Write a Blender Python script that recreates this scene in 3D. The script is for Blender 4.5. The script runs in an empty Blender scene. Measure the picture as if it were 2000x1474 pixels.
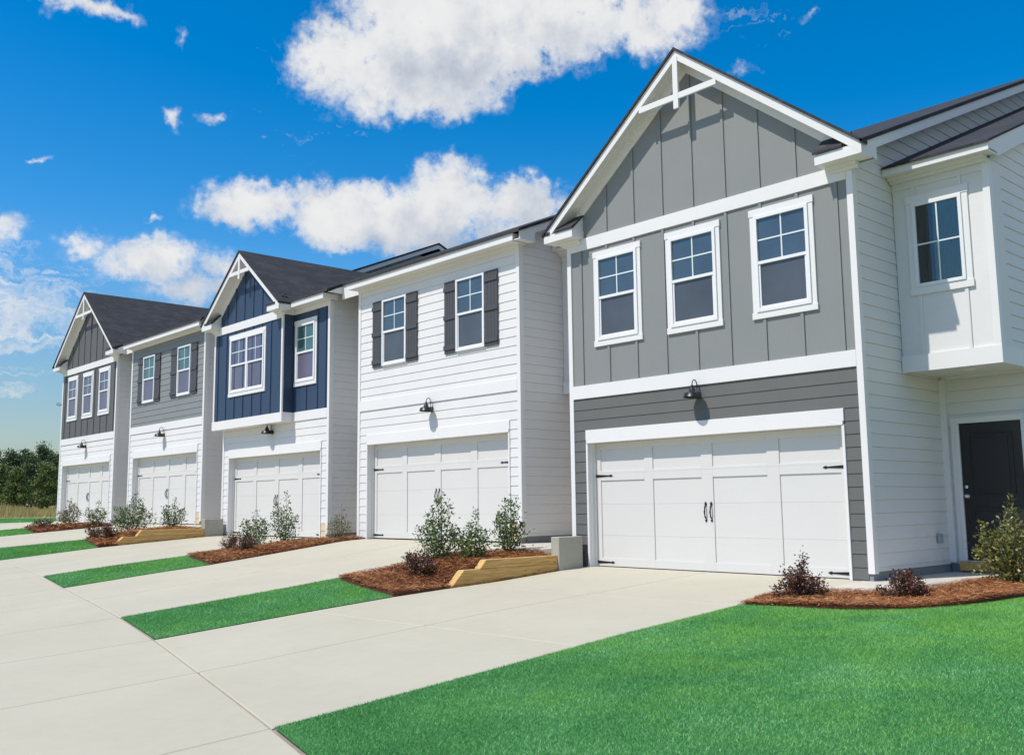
import bpy, math, random
import numpy as np
from mathutils import Matrix, Vector
random.seed(7); RNG = np.random.default_rng(11)
SC = bpy.context.scene
COL = SC.collection

# ------------------------------------------------------------------ camera
CAM = Vector((11.832, -12.690, 1.095)); YAW, PIT, ROL = 0.82829, 0.12955, -0.01164
cy, sy, cp, sp = math.cos(YAW), math.sin(YAW), math.cos(PIT), math.sin(PIT)
fwd = Vector((-sy*cp, cy*cp, sp)); rt = Vector((cy, sy, 0)); up = rt.cross(fwd)
c, s = math.cos(ROL), math.sin(ROL)
r2 = c*rt + s*up; u2 = -s*rt + c*up
cd = bpy.data.cameras.new('camera'); cam = bpy.data.objects.new('camera', cd); COL.objects.link(cam)
cam.matrix_world = Matrix(((r2.x, u2.x, -fwd.x, CAM.x), (r2.y, u2.y, -fwd.y, CAM.y), (r2.z, u2.z, -fwd.z, CAM.z), (0, 0, 0, 1)))
cd.sensor_width = 36.0; cd.lens = 1899.8/2000*36; cd.clip_start = 0.1; cd.clip_end = 6000
SC.camera = cam
SC.view_settings.view_transform = 'Standard'; SC.view_settings.look = 'None'
SC.view_settings.exposure = 0.09; SC.view_settings.gamma = 1

# ------------------------------------------------------------------ sun
SUN = Vector((-0.33, -1.0, 1.6)).normalized()      # towards the sun
sd = bpy.data.lights.new('sun', 'SUN'); sd.energy = 4.2; sd.angle = math.radians(0.53); sd.color = (1.0, 0.945, 0.865)
so = bpy.data.objects.new('sun', sd); COL.objects.link(so)
so.rotation_euler = SUN.to_track_quat('Z', 'Y').to_euler(); so.location = (-10, -30, 50)

# ------------------------------------------------------------------ node helpers
class NT:
    def __init__(s, tree): s.t = tree; s.n = tree.nodes; s.l = tree.links
    def node(s, typ, **kw):
        n = s.n.new(typ)
        for k, v in kw.items():
            if k == 'inp':
                for a, b in v.items():
                    if hasattr(b, 'is_linked') or isinstance(b, bpy.types.NodeSocket): s.l.new(b, n.inputs[a])
                    else: n.inputs[a].default_value = b
            else: setattr(n, k, v)
        return n
    def math(s, op, a, b=None, clamp=False):
        n = s.n.new('ShaderNodeMath'); n.operation = op; n.use_clamp = clamp
        for i, v in enumerate((a, b)):
            if v is None: continue
            if isinstance(v, bpy.types.NodeSocket): s.l.new(v, n.inputs[i])
            else: n.inputs[i].default_value = v
        return n.outputs[0]
    def mix(s, f, a, b, blend='MIX'):
        n = s.n.new('ShaderNodeMix'); n.data_type = 'RGBA'; n.blend_type = blend
        for i, v in ((0, f), (6, a), (7, b)):
            if isinstance(v, bpy.types.NodeSocket): s.l.new(v, n.inputs[i])
            elif i == 0: n.inputs[i].default_value = v
            else: n.inputs[i].default_value = (*v, 1) if len(v) == 3 else v
        return n.outputs[2]
    def ramp(s, f, stops, interp='LINEAR'):
        n = s.n.new('ShaderNodeValToRGB'); s.l.new(f, n.inputs[0]); cr = n.color_ramp; cr.interpolation = interp
        while len(cr.elements) < len(stops): cr.elements.new(0.5)
        for e, (p, col) in zip(cr.elements, stops):
            e.position = p; e.color = (*col, 1) if hasattr(col, '__len__') else (col, col, col, 1)
        return n.outputs[0]

# ------------------------------------------------------------------ sky with clouds
W = bpy.data.worlds.new('World'); SC.world = W; W.use_nodes = True
N = NT(W.node_tree); N.n.clear()
sky = N.node('ShaderNodeTexSky', sky_type='NISHITA', sun_disc=False)
sky.sun_elevation = math.asin(SUN.z); sky.sun_rotation = math.atan2(SUN.x, SUN.y) % (2*math.pi)
sky.altitude = 0; sky.air_density = 1.0; sky.dust_density = 0.6; sky.ozone_density = 2.5
tc = N.node('ShaderNodeTexCoord'); nrm = N.node('ShaderNodeVectorMath', operation='NORMALIZE', inp={0: tc.outputs['Generated']})
sep = N.node('ShaderNodeSeparateXYZ', inp={0: nrm.outputs[0]})
azn = N.math('MULTIPLY', N.math('ARCTAN2', N.math('MULTIPLY', sep.outputs[0], -1.0), sep.outputs[1]), 180/math.pi)
eln = N.math('MULTIPLY', N.math('ARCSINE', sep.outputs[2]), 180/math.pi)
satn = N.node('ShaderNodeMapRange', inp={0: eln, 1: 1.0, 2: 16.0, 3: 1.34, 4: 1.58}).outputs[0]
valn = N.node('ShaderNodeMapRange', inp={0: eln, 1: 0.0, 2: 14.0, 3: .50, 4: 1.06}).outputs[0]
hs = N.node('ShaderNodeHueSaturation', inp={'Saturation': satn, 'Value': valn, 'Color': N.mix(1.0, sky.outputs[0], (1.06, 1.03, 1.0), 'MULTIPLY')})
pv = N.node('ShaderNodeCombineXYZ', inp={0: azn, 1: eln, 2: 0.0}).outputs[0]      # degrees: azimuth west of +y, elevation
def noise(vec, scale, detail=8, rough=.55, dist=0.0, off=(0, 0, 0), tree=N):
    m = tree.node('ShaderNodeVectorMath', operation='ADD', inp={0: vec, 1: off})
    return tree.node('ShaderNodeTexNoise', inp={'Vector': m.outputs[0], 'Scale': scale, 'Detail': detail, 'Roughness': rough, 'Distortion': dist})
w1 = noise(pv, 0.38, 3, .6); w2 = noise(pv, 1.1, 6, .65, off=(9, 4, 2))
def cvec(nz, k):
    a = N.node('ShaderNodeVectorMath', operation='SUBTRACT', inp={0: nz.outputs['Color'], 1: (.5, .5, .5)})
    return N.node('ShaderNodeVectorMath', operation='SCALE', inp={0: a.outputs[0], 'Scale': k}).outputs[0]
pw = N.node('ShaderNodeVectorMath', operation='ADD', inp={0: pv, 1: cvec(w1, 2.2)}).outputs[0]
pw = N.node('ShaderNodeVectorMath', operation='ADD', inp={0: pw, 1: cvec(w2, 1.3)}).outputs[0]
def blob(az, el, ra, re, rot=0, k=1.0, vec=None):
    m = N.node('ShaderNodeMapping', vector_type='TEXTURE', inp={'Vector': vec or pw, 'Location': (az, el, 0), 'Rotation': (0, 0, math.radians(rot)), 'Scale': (ra, re, 1)})
    g = N.node('ShaderNodeTexGradient', gradient_type='SPHERICAL', inp={0: m.outputs[0]})
    return N.math('MULTIPLY', g.outputs['Fac'], k)
def union(lst):
    o = lst[0]
    for x in lst[1:]: o = N.math('MAXIMUM', o, x)
    return o
BIG = [(56.6, 25.0, 6.0, 3.6, 0, 1.35), (52.0, 27.6, 8.0, 4.2, 0, 1.6), (45.0, 27.6, 8.0, 3.6, 0, 1.6), (38.8, 27.2, 5.2, 2.6, 0, 1.3), (52.0, 24.2, 6.2, 2.8, 0, 1.4), (56.0, 23.0, 3.0, 1.8, 0, 1.0), (48.6, 25.8, 5.0, 2.7, 0, 1.6)]
MID = [(62.6, 17.0, 4.4, 1.9, 0, 1.25), (57.2, 16.8, 5.0, 2.7, 0, 1.6), (54.2, 16.6, 4.0, 2.5, 0, 1.5), (51.2, 17.6, 4.0, 3.2, 0, 1.45), (46.6, 17.3, 3.8, 2.6, 0, 1.35), (53, 15.6, 6.0, 1.7, 0, 1.05), (46.8, 15.6, 4.4, 2.0, 0, 1.0)]
LOW = [(71.6, 14.1, 2.0, 1.2, 0, .8), (67.8, 13.7, 3.2, 1.9, 0, 1.15), (64.2, 13.2, 3.0, 1.6, 0, .8), (66.0, 12.0, 3.8, 1.5, 0, .8), (69.6, 13.4, 3.0, 1.5, 0, .85), (63.0, 12.4, 3.2, 1.6, 0, .8)]
SML = [(67.2, 21.6, .8, .9, 0, .72), (65.0, 21.6, 1.4, .5, 0, .62), (74.2, 18.2, 1.0, .32, 0, .66), (71.8, 26.2, 3.8, .8, 0, .9), (67.2, 25.4, .6, .8, 0, .42), (68.2, 15.9, .9, .28, 0, .5), (33.4, 24.2, 1.3, .7, 0, .50), (29.3, 26.6, 1.2, .4, 0, .4), (76.5, 14.6, 2.6, 1.5, 0, 1.0)]
FILL = [(-35, 34, 26, 14, 0, 1.2), (-75, 26, 26, 17, 0, 1.3), (-115, 33, 26, 15, 0, 1.2), (-150, 22, 20, 11, 0, 1.1), (-60, 58, 40, 12, 0, 1.1), (150, 60, 40, 12, 0, 1.0)]   # unseen clouds added behind and beside the viewer, neutral fill for shaded walls
dens = union([blob(*b) for b in BIG+MID+LOW+SML+FILL])
fb = noise(pv, 0.55, 15, .62, .25, off=(3, 1, 5)).outputs['Fac']
fine = noise(pv, 2.1, 12, .62, .3, off=(30, 11, 7)).outputs['Fac']
dn = N.math('ADD', dens, N.math('MULTIPLY', N.math('SUBTRACT', fb, .5), 1.0))
dn = N.math('ADD', dn, N.math('MULTIPLY', N.math('SUBTRACT', fine, .5), .50))
core = N.ramp(dn, [(.10, 0), (.28, .20), (.50, .70), (.72, .96), (.95, 1)])
edge = N.ramp(dens, [(.04, 0), (.36, 1)])
cov = N.math('MULTIPLY', core, edge)
# thin, drawn-out veil low on the left
st = N.node('ShaderNodeMapping', inp={'Vector': pw, 'Scale': (.16, .95, 1)})
vn = noise(st.outputs[0], 1.5, 10, .62, .5, off=(2, 8, 1)).outputs['Fac']
veil = N.math('ADD', union([blob(75.5, 10.5, 7.0, 4.6, 0, 1.3), blob(76.5, 13.0, 3.4, 1.8, 0, .9), blob(61.5, 24.6, 4, 1.0, 0, .35), blob(60, 21, 8, 3.5, 0, .28), blob(33, 27, 7, 2.5, 0, .3), blob(75, 6.2, 2.5, .9, 0, .7), blob(66, 12, 8, 3.5, 0, .5)]), N.math('MULTIPLY', N.math('SUBTRACT', vn, .56), 2.4))
vedge = N.ramp(union([blob(75.5, 10.5, 8.0, 5.4, 0, 1), blob(76.5, 13.0, 4.0, 2.2, 0, 1), blob(61.5, 24.6, 5, 1.6, 0, .5), blob(60, 21, 9, 4.5, 0, .6), blob(33, 27, 8, 3.5, 0, .6), blob(75, 6.2, 3, 1.3, 0, 1), blob(66, 12, 9, 4, 0, .7)]), [(0, 0), (.35, 1)])
veil = N.math('MULTIPLY', N.math('MULTIPLY', N.ramp(veil, [(.25, 0), (1.2, 1)]), vedge), .72)
# cloud body colour: bright where thick towards the light, blue-grey in the folds and bases
upv = noise(pv, 0.42, 7, .55, .1, off=(3, 2.0, 5)).outputs['Fac']
shade = N.math('ADD', N.math('MULTIPLY', upv, 1.35), N.math('MULTIPLY', fine, .20))
base = union([blob(50.5, 24.6, 8.5, 2.9, 0, 1.1), blob(44.5, 26.2, 5, 2.2, 0, .7), blob(52.0, 14.8, 10, 3.2, 0, 1.3), blob(45.5, 16.6, 4, 3.0, 0, .9), blob(61.5, 15.9, 4, 1.6, 0, .6), blob(65.3, 11.9, 5.5, 2.2, 0, 1.0)])
shade = N.math('SUBTRACT', shade, N.math('MULTIPLY', base, .52))
ccol = N.ramp(shade, [(.16, (.58, .64, .74)), (.42, (.75, .79, .86)), (.72, (.95, .96, .97)), (.95, (1.0, 1.0, 1.0))])
bgs = N.node('ShaderNodeBackground', inp={'Color': hs.outputs[0], 'Strength': 0.145})
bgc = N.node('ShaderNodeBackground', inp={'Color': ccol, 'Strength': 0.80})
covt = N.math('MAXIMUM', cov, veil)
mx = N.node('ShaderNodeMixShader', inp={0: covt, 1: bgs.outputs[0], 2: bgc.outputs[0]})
wo = N.node('ShaderNodeOutputWorld', inp={0: mx.outputs[0]})

# ------------------------------------------------------------------ materials
def new_mat(name):
    m = bpy.data.materials.new(name); m.use_nodes = True; t = NT(m.node_tree)
    return m, t, t.n['Principled BSDF']
def lin(r, g, b): return tuple(((v/255)/12.92 if v/255 <= .04045 else ((v/255+.055)/1.055)**2.4) for v in (r, g, b))
def paint(name, col, rough=.55, bump=.12, grain='x', var=.05, dirt=0.0):
    m, t, b = new_mat(name)
    tcn = t.node('ShaderNodeTexCoord'); v = tcn.outputs['Object']
    mp = t.node('ShaderNodeMapping', inp={'Vector': v, 'Scale': (3, 3, 60) if grain == 'x' else ((60, 60, 3) if grain == 'z' else (40, 40, 40))})
    n1 = t.node('ShaderNodeTexNoise', inp={'Vector': mp.outputs[0], 'Scale': 1.6, 'Detail': 6, 'Roughness': .6})
    n2 = t.node('ShaderNodeTexNoise', inp={'Vector': v, 'Scale': 1.1, 'Detail': 5, 'Roughness': .6})
    f = t.math('ADD', t.math('MULTIPLY', n1.outputs['Fac'], .5), t.math('MULTIPLY', n2.outputs['Fac'], .5))
    colr = t.ramp(f, [(.3, tuple(x*(1-var) for x in col)), (.7, tuple(min(1, x*(1+var)) for x in col))])
    if dirt:
        sz = t.node('ShaderNodeSeparateXYZ', inp={0: v})
        nd = t.node('ShaderNodeTexNoise', inp={'Vector': v, 'Scale': 6, 'Detail': 6})
        g = t.ramp(t.math('ADD', sz.outputs[2], t.math('MULTIPLY', nd.outputs['Fac'], .5)), [(.12, 1), (.50, 0)])
        colr = t.mix(t.math('MULTIPLY', g, dirt), colr, (.33, .22, .14))
    t.l.new(colr, b.inputs['Base Color'])
    t.l.new(t.ramp(n2.outputs['Fac'], [(.3, rough-.08), (.7, rough+.1)]), b.inputs['Roughness'])
    bp = t.node('ShaderNodeBump', inp={'Strength': bump, 'Distance': .003, 'Height': n1.outputs['Fac']})
    t.l.new(bp.outputs[0], b.inputs['Normal'])
    b.inputs['Specular IOR Level'].default_value = .35
    return m
M = {}
M['white'] = paint('white_paint', (.70, .685, .665), dirt=.12)
M['trim'] = paint('white_trim', (.74, .725, .705), .45, .06, 'n', .02)
M['soffit'] = paint('soffit_white', (.74, .73, .71), .5, .1, 'x', .03)
M['grey_board'] = paint('warm_grey_paint', (.232, .240, .232), .6, .1, 'z', .05)
M['grey_dark'] = paint('dark_grey_siding', (.128, .129, .122), .6, .25, 'x', .08)
M['grey_mid'] = paint('mid_grey_siding', (.215, .228, .228), .6, .2, 'x', .06)
M['grey_char'] = paint('charcoal_board', (.108, .108, .108), .6, .1, 'z', .06)
M['navy'] = paint('navy_paint', (.032, .058, .108), .55, .1, 'z', .08)
M['shutter'] = paint('shutter_grey', (.070, .070, .075), .55, .3, 'z', .1)
M['garage'] = paint('garage_white', (.635, .62, .59), .4, .12, 'x', .02)
M['black'] = paint('black_metal', (.012, .012, .014), .35, .05, 'n', .1)
M['door'] = paint('black_door', (.022, .021, .022), .32, .05, 'z', .1)
M['primed'] = paint('tan_primed_board', (.62, .50, .33), .6, .2, 'x', .05)
M['found'] = paint('foundation', (.22, .23, .24), .9, .5, 'n', .15)
M['vinyl'] = paint('window_vinyl', (.76, .76, .76), .3, .02, 'n', .01)
M['muntin'] = paint('muntin_pale', (.66, .74, .74), .3, .02, 'n', .01)
M['steel'], _t, _b = new_mat('satin_metal'); _b.inputs['Metallic'].default_value = 1; _b.inputs['Roughness'].default_value = .25; _b.inputs['Base Color'].default_value = (.75, .74, .72, 1)
def glassy(name, col, rough, spec):
    m, t, b = new_mat(name)
    v = t.node('ShaderNodeTexCoord').outputs['Object']
    n = t.node('ShaderNodeTexNoise', inp={'Vector': v, 'Scale': 1.3, 'Detail': 4})
    t.l.new(t.ramp(n.outputs['Fac'], [(.3, tuple(x*.82 for x in col)), (.7, tuple(x*1.18 for x in col))]), b.inputs['Base Color'])
    b.inputs['Roughness'].default_value = rough; b.inputs['Specular IOR Level'].default_value = spec
    n2 = t.node('ShaderNodeTexNoise', inp={'Vector': v, 'Scale': 2.2, 'Detail': 1})
    bp = t.node('ShaderNodeBump', inp={'Strength': .05, 'Distance': .01, 'Height': n2.outputs['Fac']}); t.l.new(bp.outputs[0], b.inputs['Normal'])
    return m
M['glass_up'] = glassy('window_glass', (.052, .078, .105), .04, .9)
M['glass_teal'] = glassy('window_glass_teal', (.060, .125, .125), .04, .8)
M['glass_violet'] = glassy('window_glass_violet', (.098, .092, .150), .05, .8)
M['screen'] = glassy('window_screened_glass', (.072, .083, .100), .28, .5)
M['screen_violet'] = glassy('window_screened_glass_violet', (.115, .108, .160), .28, .5)
m, t, b = new_mat('clear_glass'); M['clear'] = m
tr = t.node('ShaderNodeBsdfTransparent', inp={0: (.80, .88, .90, 1)}); gl = t.node('ShaderNodeBsdfGlossy', inp={'Roughness': .02})
lw = t.node('ShaderNodeFresnel', inp={0: 1.6}); ms = t.node('ShaderNodeMixShader', inp={0: lw.outputs[0], 1: tr.outputs[0], 2: gl.outputs[0]})
t.l.new(ms.outputs[0], t.n['Material Output'].inputs[0])
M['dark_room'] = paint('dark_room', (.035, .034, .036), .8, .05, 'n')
M['curtain'] = paint('pale_curtain', (.30, .38, .38), .8, .1, 'z')

def shingle(name, axis):       # courses run across the slope
    m, t, b = new_mat(name)
    v = t.node('ShaderNodeTexCoord').outputs['Object']; sx = t.node('ShaderNodeSeparateXYZ', inp={0: v})
    a, h = (sx.outputs[1], t.math('MULTIPLY', sx.outputs[2], 1.6)) if axis == 'y' else (sx.outputs[0], t.math('MULTIPLY', sx.outputs[1], 1.09))
    vec = t.node('ShaderNodeCombineXYZ', inp={0: a, 1: h, 2: 0.0}).outputs[0]
    br = t.node('ShaderNodeTexBrick', offset=.37, squash=1.0, inp={'Vector': vec, 'Color1': (.2, .2, .2, 1), 'Color2': (.9, .9, .9, 1), 'Mortar': (0, 0, 0, 1), 'Scale': 1.0, 'Mortar Size': .006, 'Brick Width': .32, 'Row Height': .143})
    nz = t.node('ShaderNodeTexNoise', inp={'Vector': v, 'Scale': 90, 'Detail': 3}); nl = t.node('ShaderNodeTexNoise', inp={'Vector': v, 'Scale': 1.4, 'Detail': 4})
    f = t.math('ADD', t.math('ADD', t.math('MULTIPLY', br.outputs['Color'], .32), t.math('MULTIPLY', nz.outputs['Fac'], .5)), t.math('MULTIPLY', nl.outputs['Fac'], .3))
    t.l.new(t.ramp(f, [(.3, (.012, .013, .016)), (.6, (.028, .030, .035)), (.85, (.060, .061, .064))]), b.inputs['Base Color'])
    b.inputs['Roughness'].default_value = .9
    row = t.math('FRACT', t.math('DIVIDE', h, .143))
    hh = t.math('ADD', t.math('MULTIPLY', t.math('SUBTRACT', 1.0, row), 1.0), t.math('MULTIPLY', br.outputs['Color'], .35))
    bp = t.node('ShaderNodeBump', inp={'Strength': .55, 'Distance': .012, 'Height': hh}); t.l.new(bp.outputs[0], b.inputs['Normal'])
    return m
M['shingle_y'] = shingle('roof_shingles', 'y'); M['shingle_x'] = shingle('roof_shingles_front', 'x')

def concrete(name, c1, c2, bumpk=.35):
    m, t, b = new_mat(name)
    v = t.node('ShaderNodeTexCoord').outputs['Object']
    n1 = t.node('ShaderNodeTexNoise', inp={'Vector': v, 'Scale': .55, 'Detail': 6, 'Roughness': .6})
    n2 = t.node('ShaderNodeTexNoise', inp={'Vector': v, 'Scale': 7, 'Detail': 8, 'Roughness': .7})
    n3 = t.node('ShaderNodeTexNoise', inp={'Vector': v, 'Scale': 160, 'Detail': 2})
    wv = t.node('ShaderNodeMapping', inp={'Vector': v, 'Scale': (90, 6, 10)}); n4 = t.node('ShaderNodeTexNoise', inp={'Vector': wv.outputs[0], 'Scale': 1, 'Detail': 3})
    f = t.math('ADD', t.math('ADD', t.math('MULTIPLY', n1.outputs['Fac'], .55), t.math('MULTIPLY', n2.outputs['Fac'], .3)), t.math('MULTIPLY', n3.outputs['Fac'], .15))
    t.l.new(t.ramp(f, [(.34, c1), (.62, c2)]), b.inputs['Base Color'])
    b.inputs['Roughness'].default_value = .85; b.inputs['Specular IOR Level'].default_value = .25
    h = t.math('ADD', t.math('MULTIPLY', n3.outputs['Fac'], .5), n4.outputs['Fac'])
    bp = t.node('ShaderNodeBump', inp={'Strength': bumpk, 'Distance': .004, 'Height': h}); t.l.new(bp.outputs[0], b.inputs['Normal'])
    return m
M['concrete'] = concrete('pale_concrete', (.44, .408, .315), (.495, .462, .362))
M['pad'] = concrete('warm_pale_concrete', (.47, .43, .36), (.56, .52, .45))
M['block'] = concrete('grey_concrete', (.30, .29, .245), (.42, .41, .355), .9)

def soil(name, c1, c2, scale=5):
    m, t, b = new_mat(name)
    v = t.node('ShaderNodeTexCoord').outputs['Object']
    n1 = t.node('ShaderNodeTexNoise', inp={'Vector': v, 'Scale': scale, 'Detail': 10, 'Roughness': .7})
    t.l.new(t.ramp(n1.outputs['Fac'], [(.35, c1), (.65, c2)]), b.inputs['Base Color']); b.inputs['Roughness'].default_value = .95
    bp = t.node('ShaderNodeBump', inp={'Strength': .7, 'Distance': .03, 'Height': n1.outputs['Fac']}); t.l.new(bp.outputs[0], b.inputs['Normal'])
    return m
M['soil'] = soil('soil', (.26, .225, .175), (.36, .31, .245))
M['mulch'] = soil('pine_straw_base', (.035, .011, .005), (.17, .058, .023), 26)
M['turf'] = soil('turf_base', (.03, .14, .035), (.05, .22, .06), 30)
M['field'] = soil('dry_field', (.24, .22, .07), (.40, .34, .13), .4)

def island(name, stops, rough=.55, large=0, transl=0.0, scale=.8, spec=.4):
    m, t, b = new_mat(name)
    g = t.node('ShaderNodeNewGeometry'); v = t.node('ShaderNodeTexCoord').outputs['Object']
    f = g.outputs['Random Per Island']
    if large:
        nl = t.node('ShaderNodeTexNoise', inp={'Vector': v, 'Scale': scale, 'Detail': 5, 'Roughness': .6})
        f = t.math('ADD', t.math('MULTIPLY', f, 1-large), t.math('MULTIPLY', t.math('SUBTRACT', t.math('MULTIPLY', nl.outputs['Fac'], 2.4), .7), large), clamp=True)
    colr = t.ramp(f, stops)
    if name == 'turf_blades':
        ny = t.node('ShaderNodeTexNoise', inp={'Vector': v, 'Scale': .9, 'Detail': 4, 'Roughness': .55, 'Distortion': .6})
        sy_ = t.node('ShaderNodeSeparateXYZ', inp={0: v})
        k = t.math('ADD', ny.outputs['Fac'], t.math('MULTIPLY', t.math('ADD', sy_.outputs[1], 6.0), .045))   # drier towards the beds
        colr = t.mix(t.math('MULTIPLY', t.ramp(k, [(.46, 0), (.72, 1)]), .62), colr, (.30, .60, .08))
    t.l.new(colr, b.inputs['Base Color'])
    b.inputs['Roughness'].default_value = rough; b.inputs['Specular IOR Level'].default_value = spec
    if transl:
        tl = t.node('ShaderNodeBsdfTranslucent'); t.l.new(t.ramp(f, stops), tl.inputs[0])
        mm = t.node('ShaderNodeMixShader', inp={0: transl, 1: b.outputs[0], 2: tl.outputs[0]}); t.l.new(mm.outputs[0], t.n['Material Output'].inputs[0])
    return m
M['blade'] = island('turf_blades', [(0, (.032, .14, .034)), (.35, (.095, .35, .088)), (.7, (.18, .52, .15)), (1, (.58, .88, .50))], .5, .34, .25, .7)
M['straw'] = island('pine_needles', [(0, (.07, .022, .008)), (.4, (.26, .090, .030)), (.75, (.55, .24, .085)), (1, (.85, .52, .26))], .7, .2)
M['dry'] = island('dry_grass', [(0, (.26, .20, .07)), (.5, (.50, .39, .15)), (.8, (.32, .32, .09)), (1, (.66, .52, .24))], .8, .5, .2, .12)
M['leaf_g'] = island('green_leaves', [(0, (.028, .060, .018)), (.5, (.075, .135, .038)), (.8, (.16, .24, .07)), (1, (.40, .46, .16))], .45, 0, .25, spec=.3)
M['leaf_y'] = island('yellow_green_leaves', [(0, (.035, .055, .018)), (.4, (.11, .13, .035)), (.75, (.24, .24, .05)), (1, (.42, .36, .10))], .4, 0, .25, spec=.5)
M['leaf_o'] = island('olive_leaves', [(0, (.07, .08, .03)), (.5, (.17, .17, .07)), (1, (.32, .29, .14))], .5, 0, .25)
M['leaf_p'] = island('plum_leaves', [(0, (.028, .010, .008)), (.5, (.105, .040, .026)), (.8, (.20, .085, .05)), (.94, (.26, .14, .09)), (1, (.12, .17, .05))], .4, 0, .15, spec=.6)
M['bark'] = paint('bark', (.10, .07, .05), .9, .5, 'z', .3)
M['pine'] = island('pine_foliage', [(0, (.026, .052, .026)), (.5, (.075, .120, .048)), (.85, (.15, .20, .070)), (1, (.24, .28, .10))], .7, .35, .1, .35)
M['pine_l'] = island('light_pine_foliage', [(0, (.06, .09, .025)), (.5, (.13, .18, .05)), (.85, (.22, .27, .08)), (1, (.32, .34, .11))], .7, .35, .1, .35)
m, t, b = new_mat('yellow_timber'); M['timber'] = m
v = t.node('ShaderNodeTexCoord').outputs['Object']; mp = t.node('ShaderNodeMapping', inp={'Vector': v, 'Scale': (22, 1.6, 22)})
n1 = t.node('ShaderNodeTexNoise', inp={'Vector': mp.outputs[0], 'Scale': 1.4, 'Detail': 8, 'Roughness': .6, 'Distortion': .6})
vo = t.node('ShaderNodeTexVoronoi', inp={'Vector': t.node('ShaderNodeMapping', inp={'Vector': v, 'Scale': (3, 1.5, 5)}).outputs[0], 'Scale': 1.3})
kn = t.ramp(vo.outputs['Distance'], [(.0, 1), (.05, .7), (.10, 0)])
colr = t.ramp(n1.outputs['Fac'], [(.3, (.36, .20, .055)), (.5, (.56, .34, .11)), (.72, (.70, .47, .19))])
colr = t.mix(kn, colr, (.09, .045, .02)); t.l.new(colr, b.inputs['Base Color']); b.inputs['Roughness'].default_value = .75
bp = t.node('ShaderNodeBump', inp={'Strength': .4, 'Distance': .004, 'Height': n1.outputs['Fac']}); t.l.new(bp.outputs[0], b.inputs['Normal'])

# ------------------------------------------------------------------ mesh builder
class MB:
    def __init__(s): s.v = []; s.f = []
    def add(s, vs, fs):
        o = len(s.v); s.v += [tuple(p) for p in vs]; s.f += [tuple(i+o for i in f) for f in fs]
    def quad(s, *p): s.add(p, [tuple(range(len(p)))])
    def box(s, x0, x1, y0, y1, z0, z1):
        s.add([(x0, y0, z0), (x1, y0, z0), (x1, y1, z0), (x0, y1, z0), (x0, y0, z1), (x1, y0, z1), (x1, y1, z1), (x0, y1, z1)],
              [(0, 3, 2, 1), (4, 5, 6, 7), (0, 1, 5, 4), (1, 2, 6, 5), (2, 3, 7, 6), (3, 0, 4, 7)])
    def prism(s, poly, axis, a, b):
        """poly: list of 2-D points; extruded along axis from a to b. axis y: (x,z); x: (y,z); z: (x,y)"""
        def P(p, t): return (p[0], t, p[1]) if axis == 'y' else ((t, p[0], p[1]) if axis == 'x' else (p[0], p[1], t))
        n = len(poly); vs = [P(p, a) for p in poly]+[P(p, b) for p in poly]
        fs = [tuple(range(n))[::-1], tuple(range(n, 2*n))]+[(i, (i+1) % n, n+(i+1) % n, n+i) for i in range(n)]
        s.add(vs, fs)
    def tube(s, pts, r, seg=8, caps=True):
        pts = [Vector(p) for p in pts]; rs = r if hasattr(r, '__len__') else [r]*len(pts); rings = []
        for i, p in enumerate(pts):
            d = (pts[min(i+1, len(pts)-1)]-pts[max(i-1, 0)]).normalized()
            a = d.cross(Vector((0, 0, 1)));  a = a if a.length > 1e-3 else d.cross(Vector((1, 0, 0))); a.normalize(); bb = d.cross(a)
            rings.append([p+rs[i]*(math.cos(t)*a+math.sin(t)*bb) for t in [2*math.pi*k/seg for k in range(seg)]])
        vs = [q for rg in rings for q in rg]; fs = []
        for i in range(len(pts)-1):
            for k in range(seg): fs.append((i*seg+k, i*seg+(k+1) % seg, (i+1)*seg+(k+1) % seg, (i+1)*seg+k))
        if caps: fs += [tuple(range(seg))[::-1], tuple((len(pts)-1)*seg+k for k in range(seg))]
        s.add(vs, fs)
    def lathe(s, c, prof, seg=24, axis='z'):
        """prof: (radius, height) list around axis through c"""
        vs = []; fs = []
        for r, h in prof:
            for k in range(seg):
                t = 2*math.pi*k/seg; a, bb = r*math.cos(t), r*math.sin(t)
                vs.append((c[0]+a, c[1]+bb, c[2]+h) if axis == 'z' else ((c[0]+a, c[1]+h, c[2]+bb) if axis == 'y' else (c[0]+h, c[1]+a, c[2]+bb)))
        for i in range(len(prof)-1):
            for k in range(seg): fs.append((i*seg+k, i*seg+(k+1) % seg, (i+1)*seg+(k+1) % seg, (i+1)*seg+k))
        s.add(vs, fs)
    def build(s, name, mat, parent=None, loc=None, smooth=False, bevel=0):
        me = bpy.data.meshes.new(name); me.from_pydata(s.v, [], s.f); me.update()
        o = bpy.data.objects.new(name, me); COL.objects.link(o); me.materials.append(mat)
        if parent: o.parent = parent
        if loc: o.location = loc
        if smooth: me.polygons.foreach_set('use_smooth', [True]*len(me.polygons))
        if bevel:
            bv = o.modifiers.new('bevel', 'BEVEL'); bv.width = bevel; bv.segments = 2; bv.limit_method = 'ANGLE'
        return o
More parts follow.
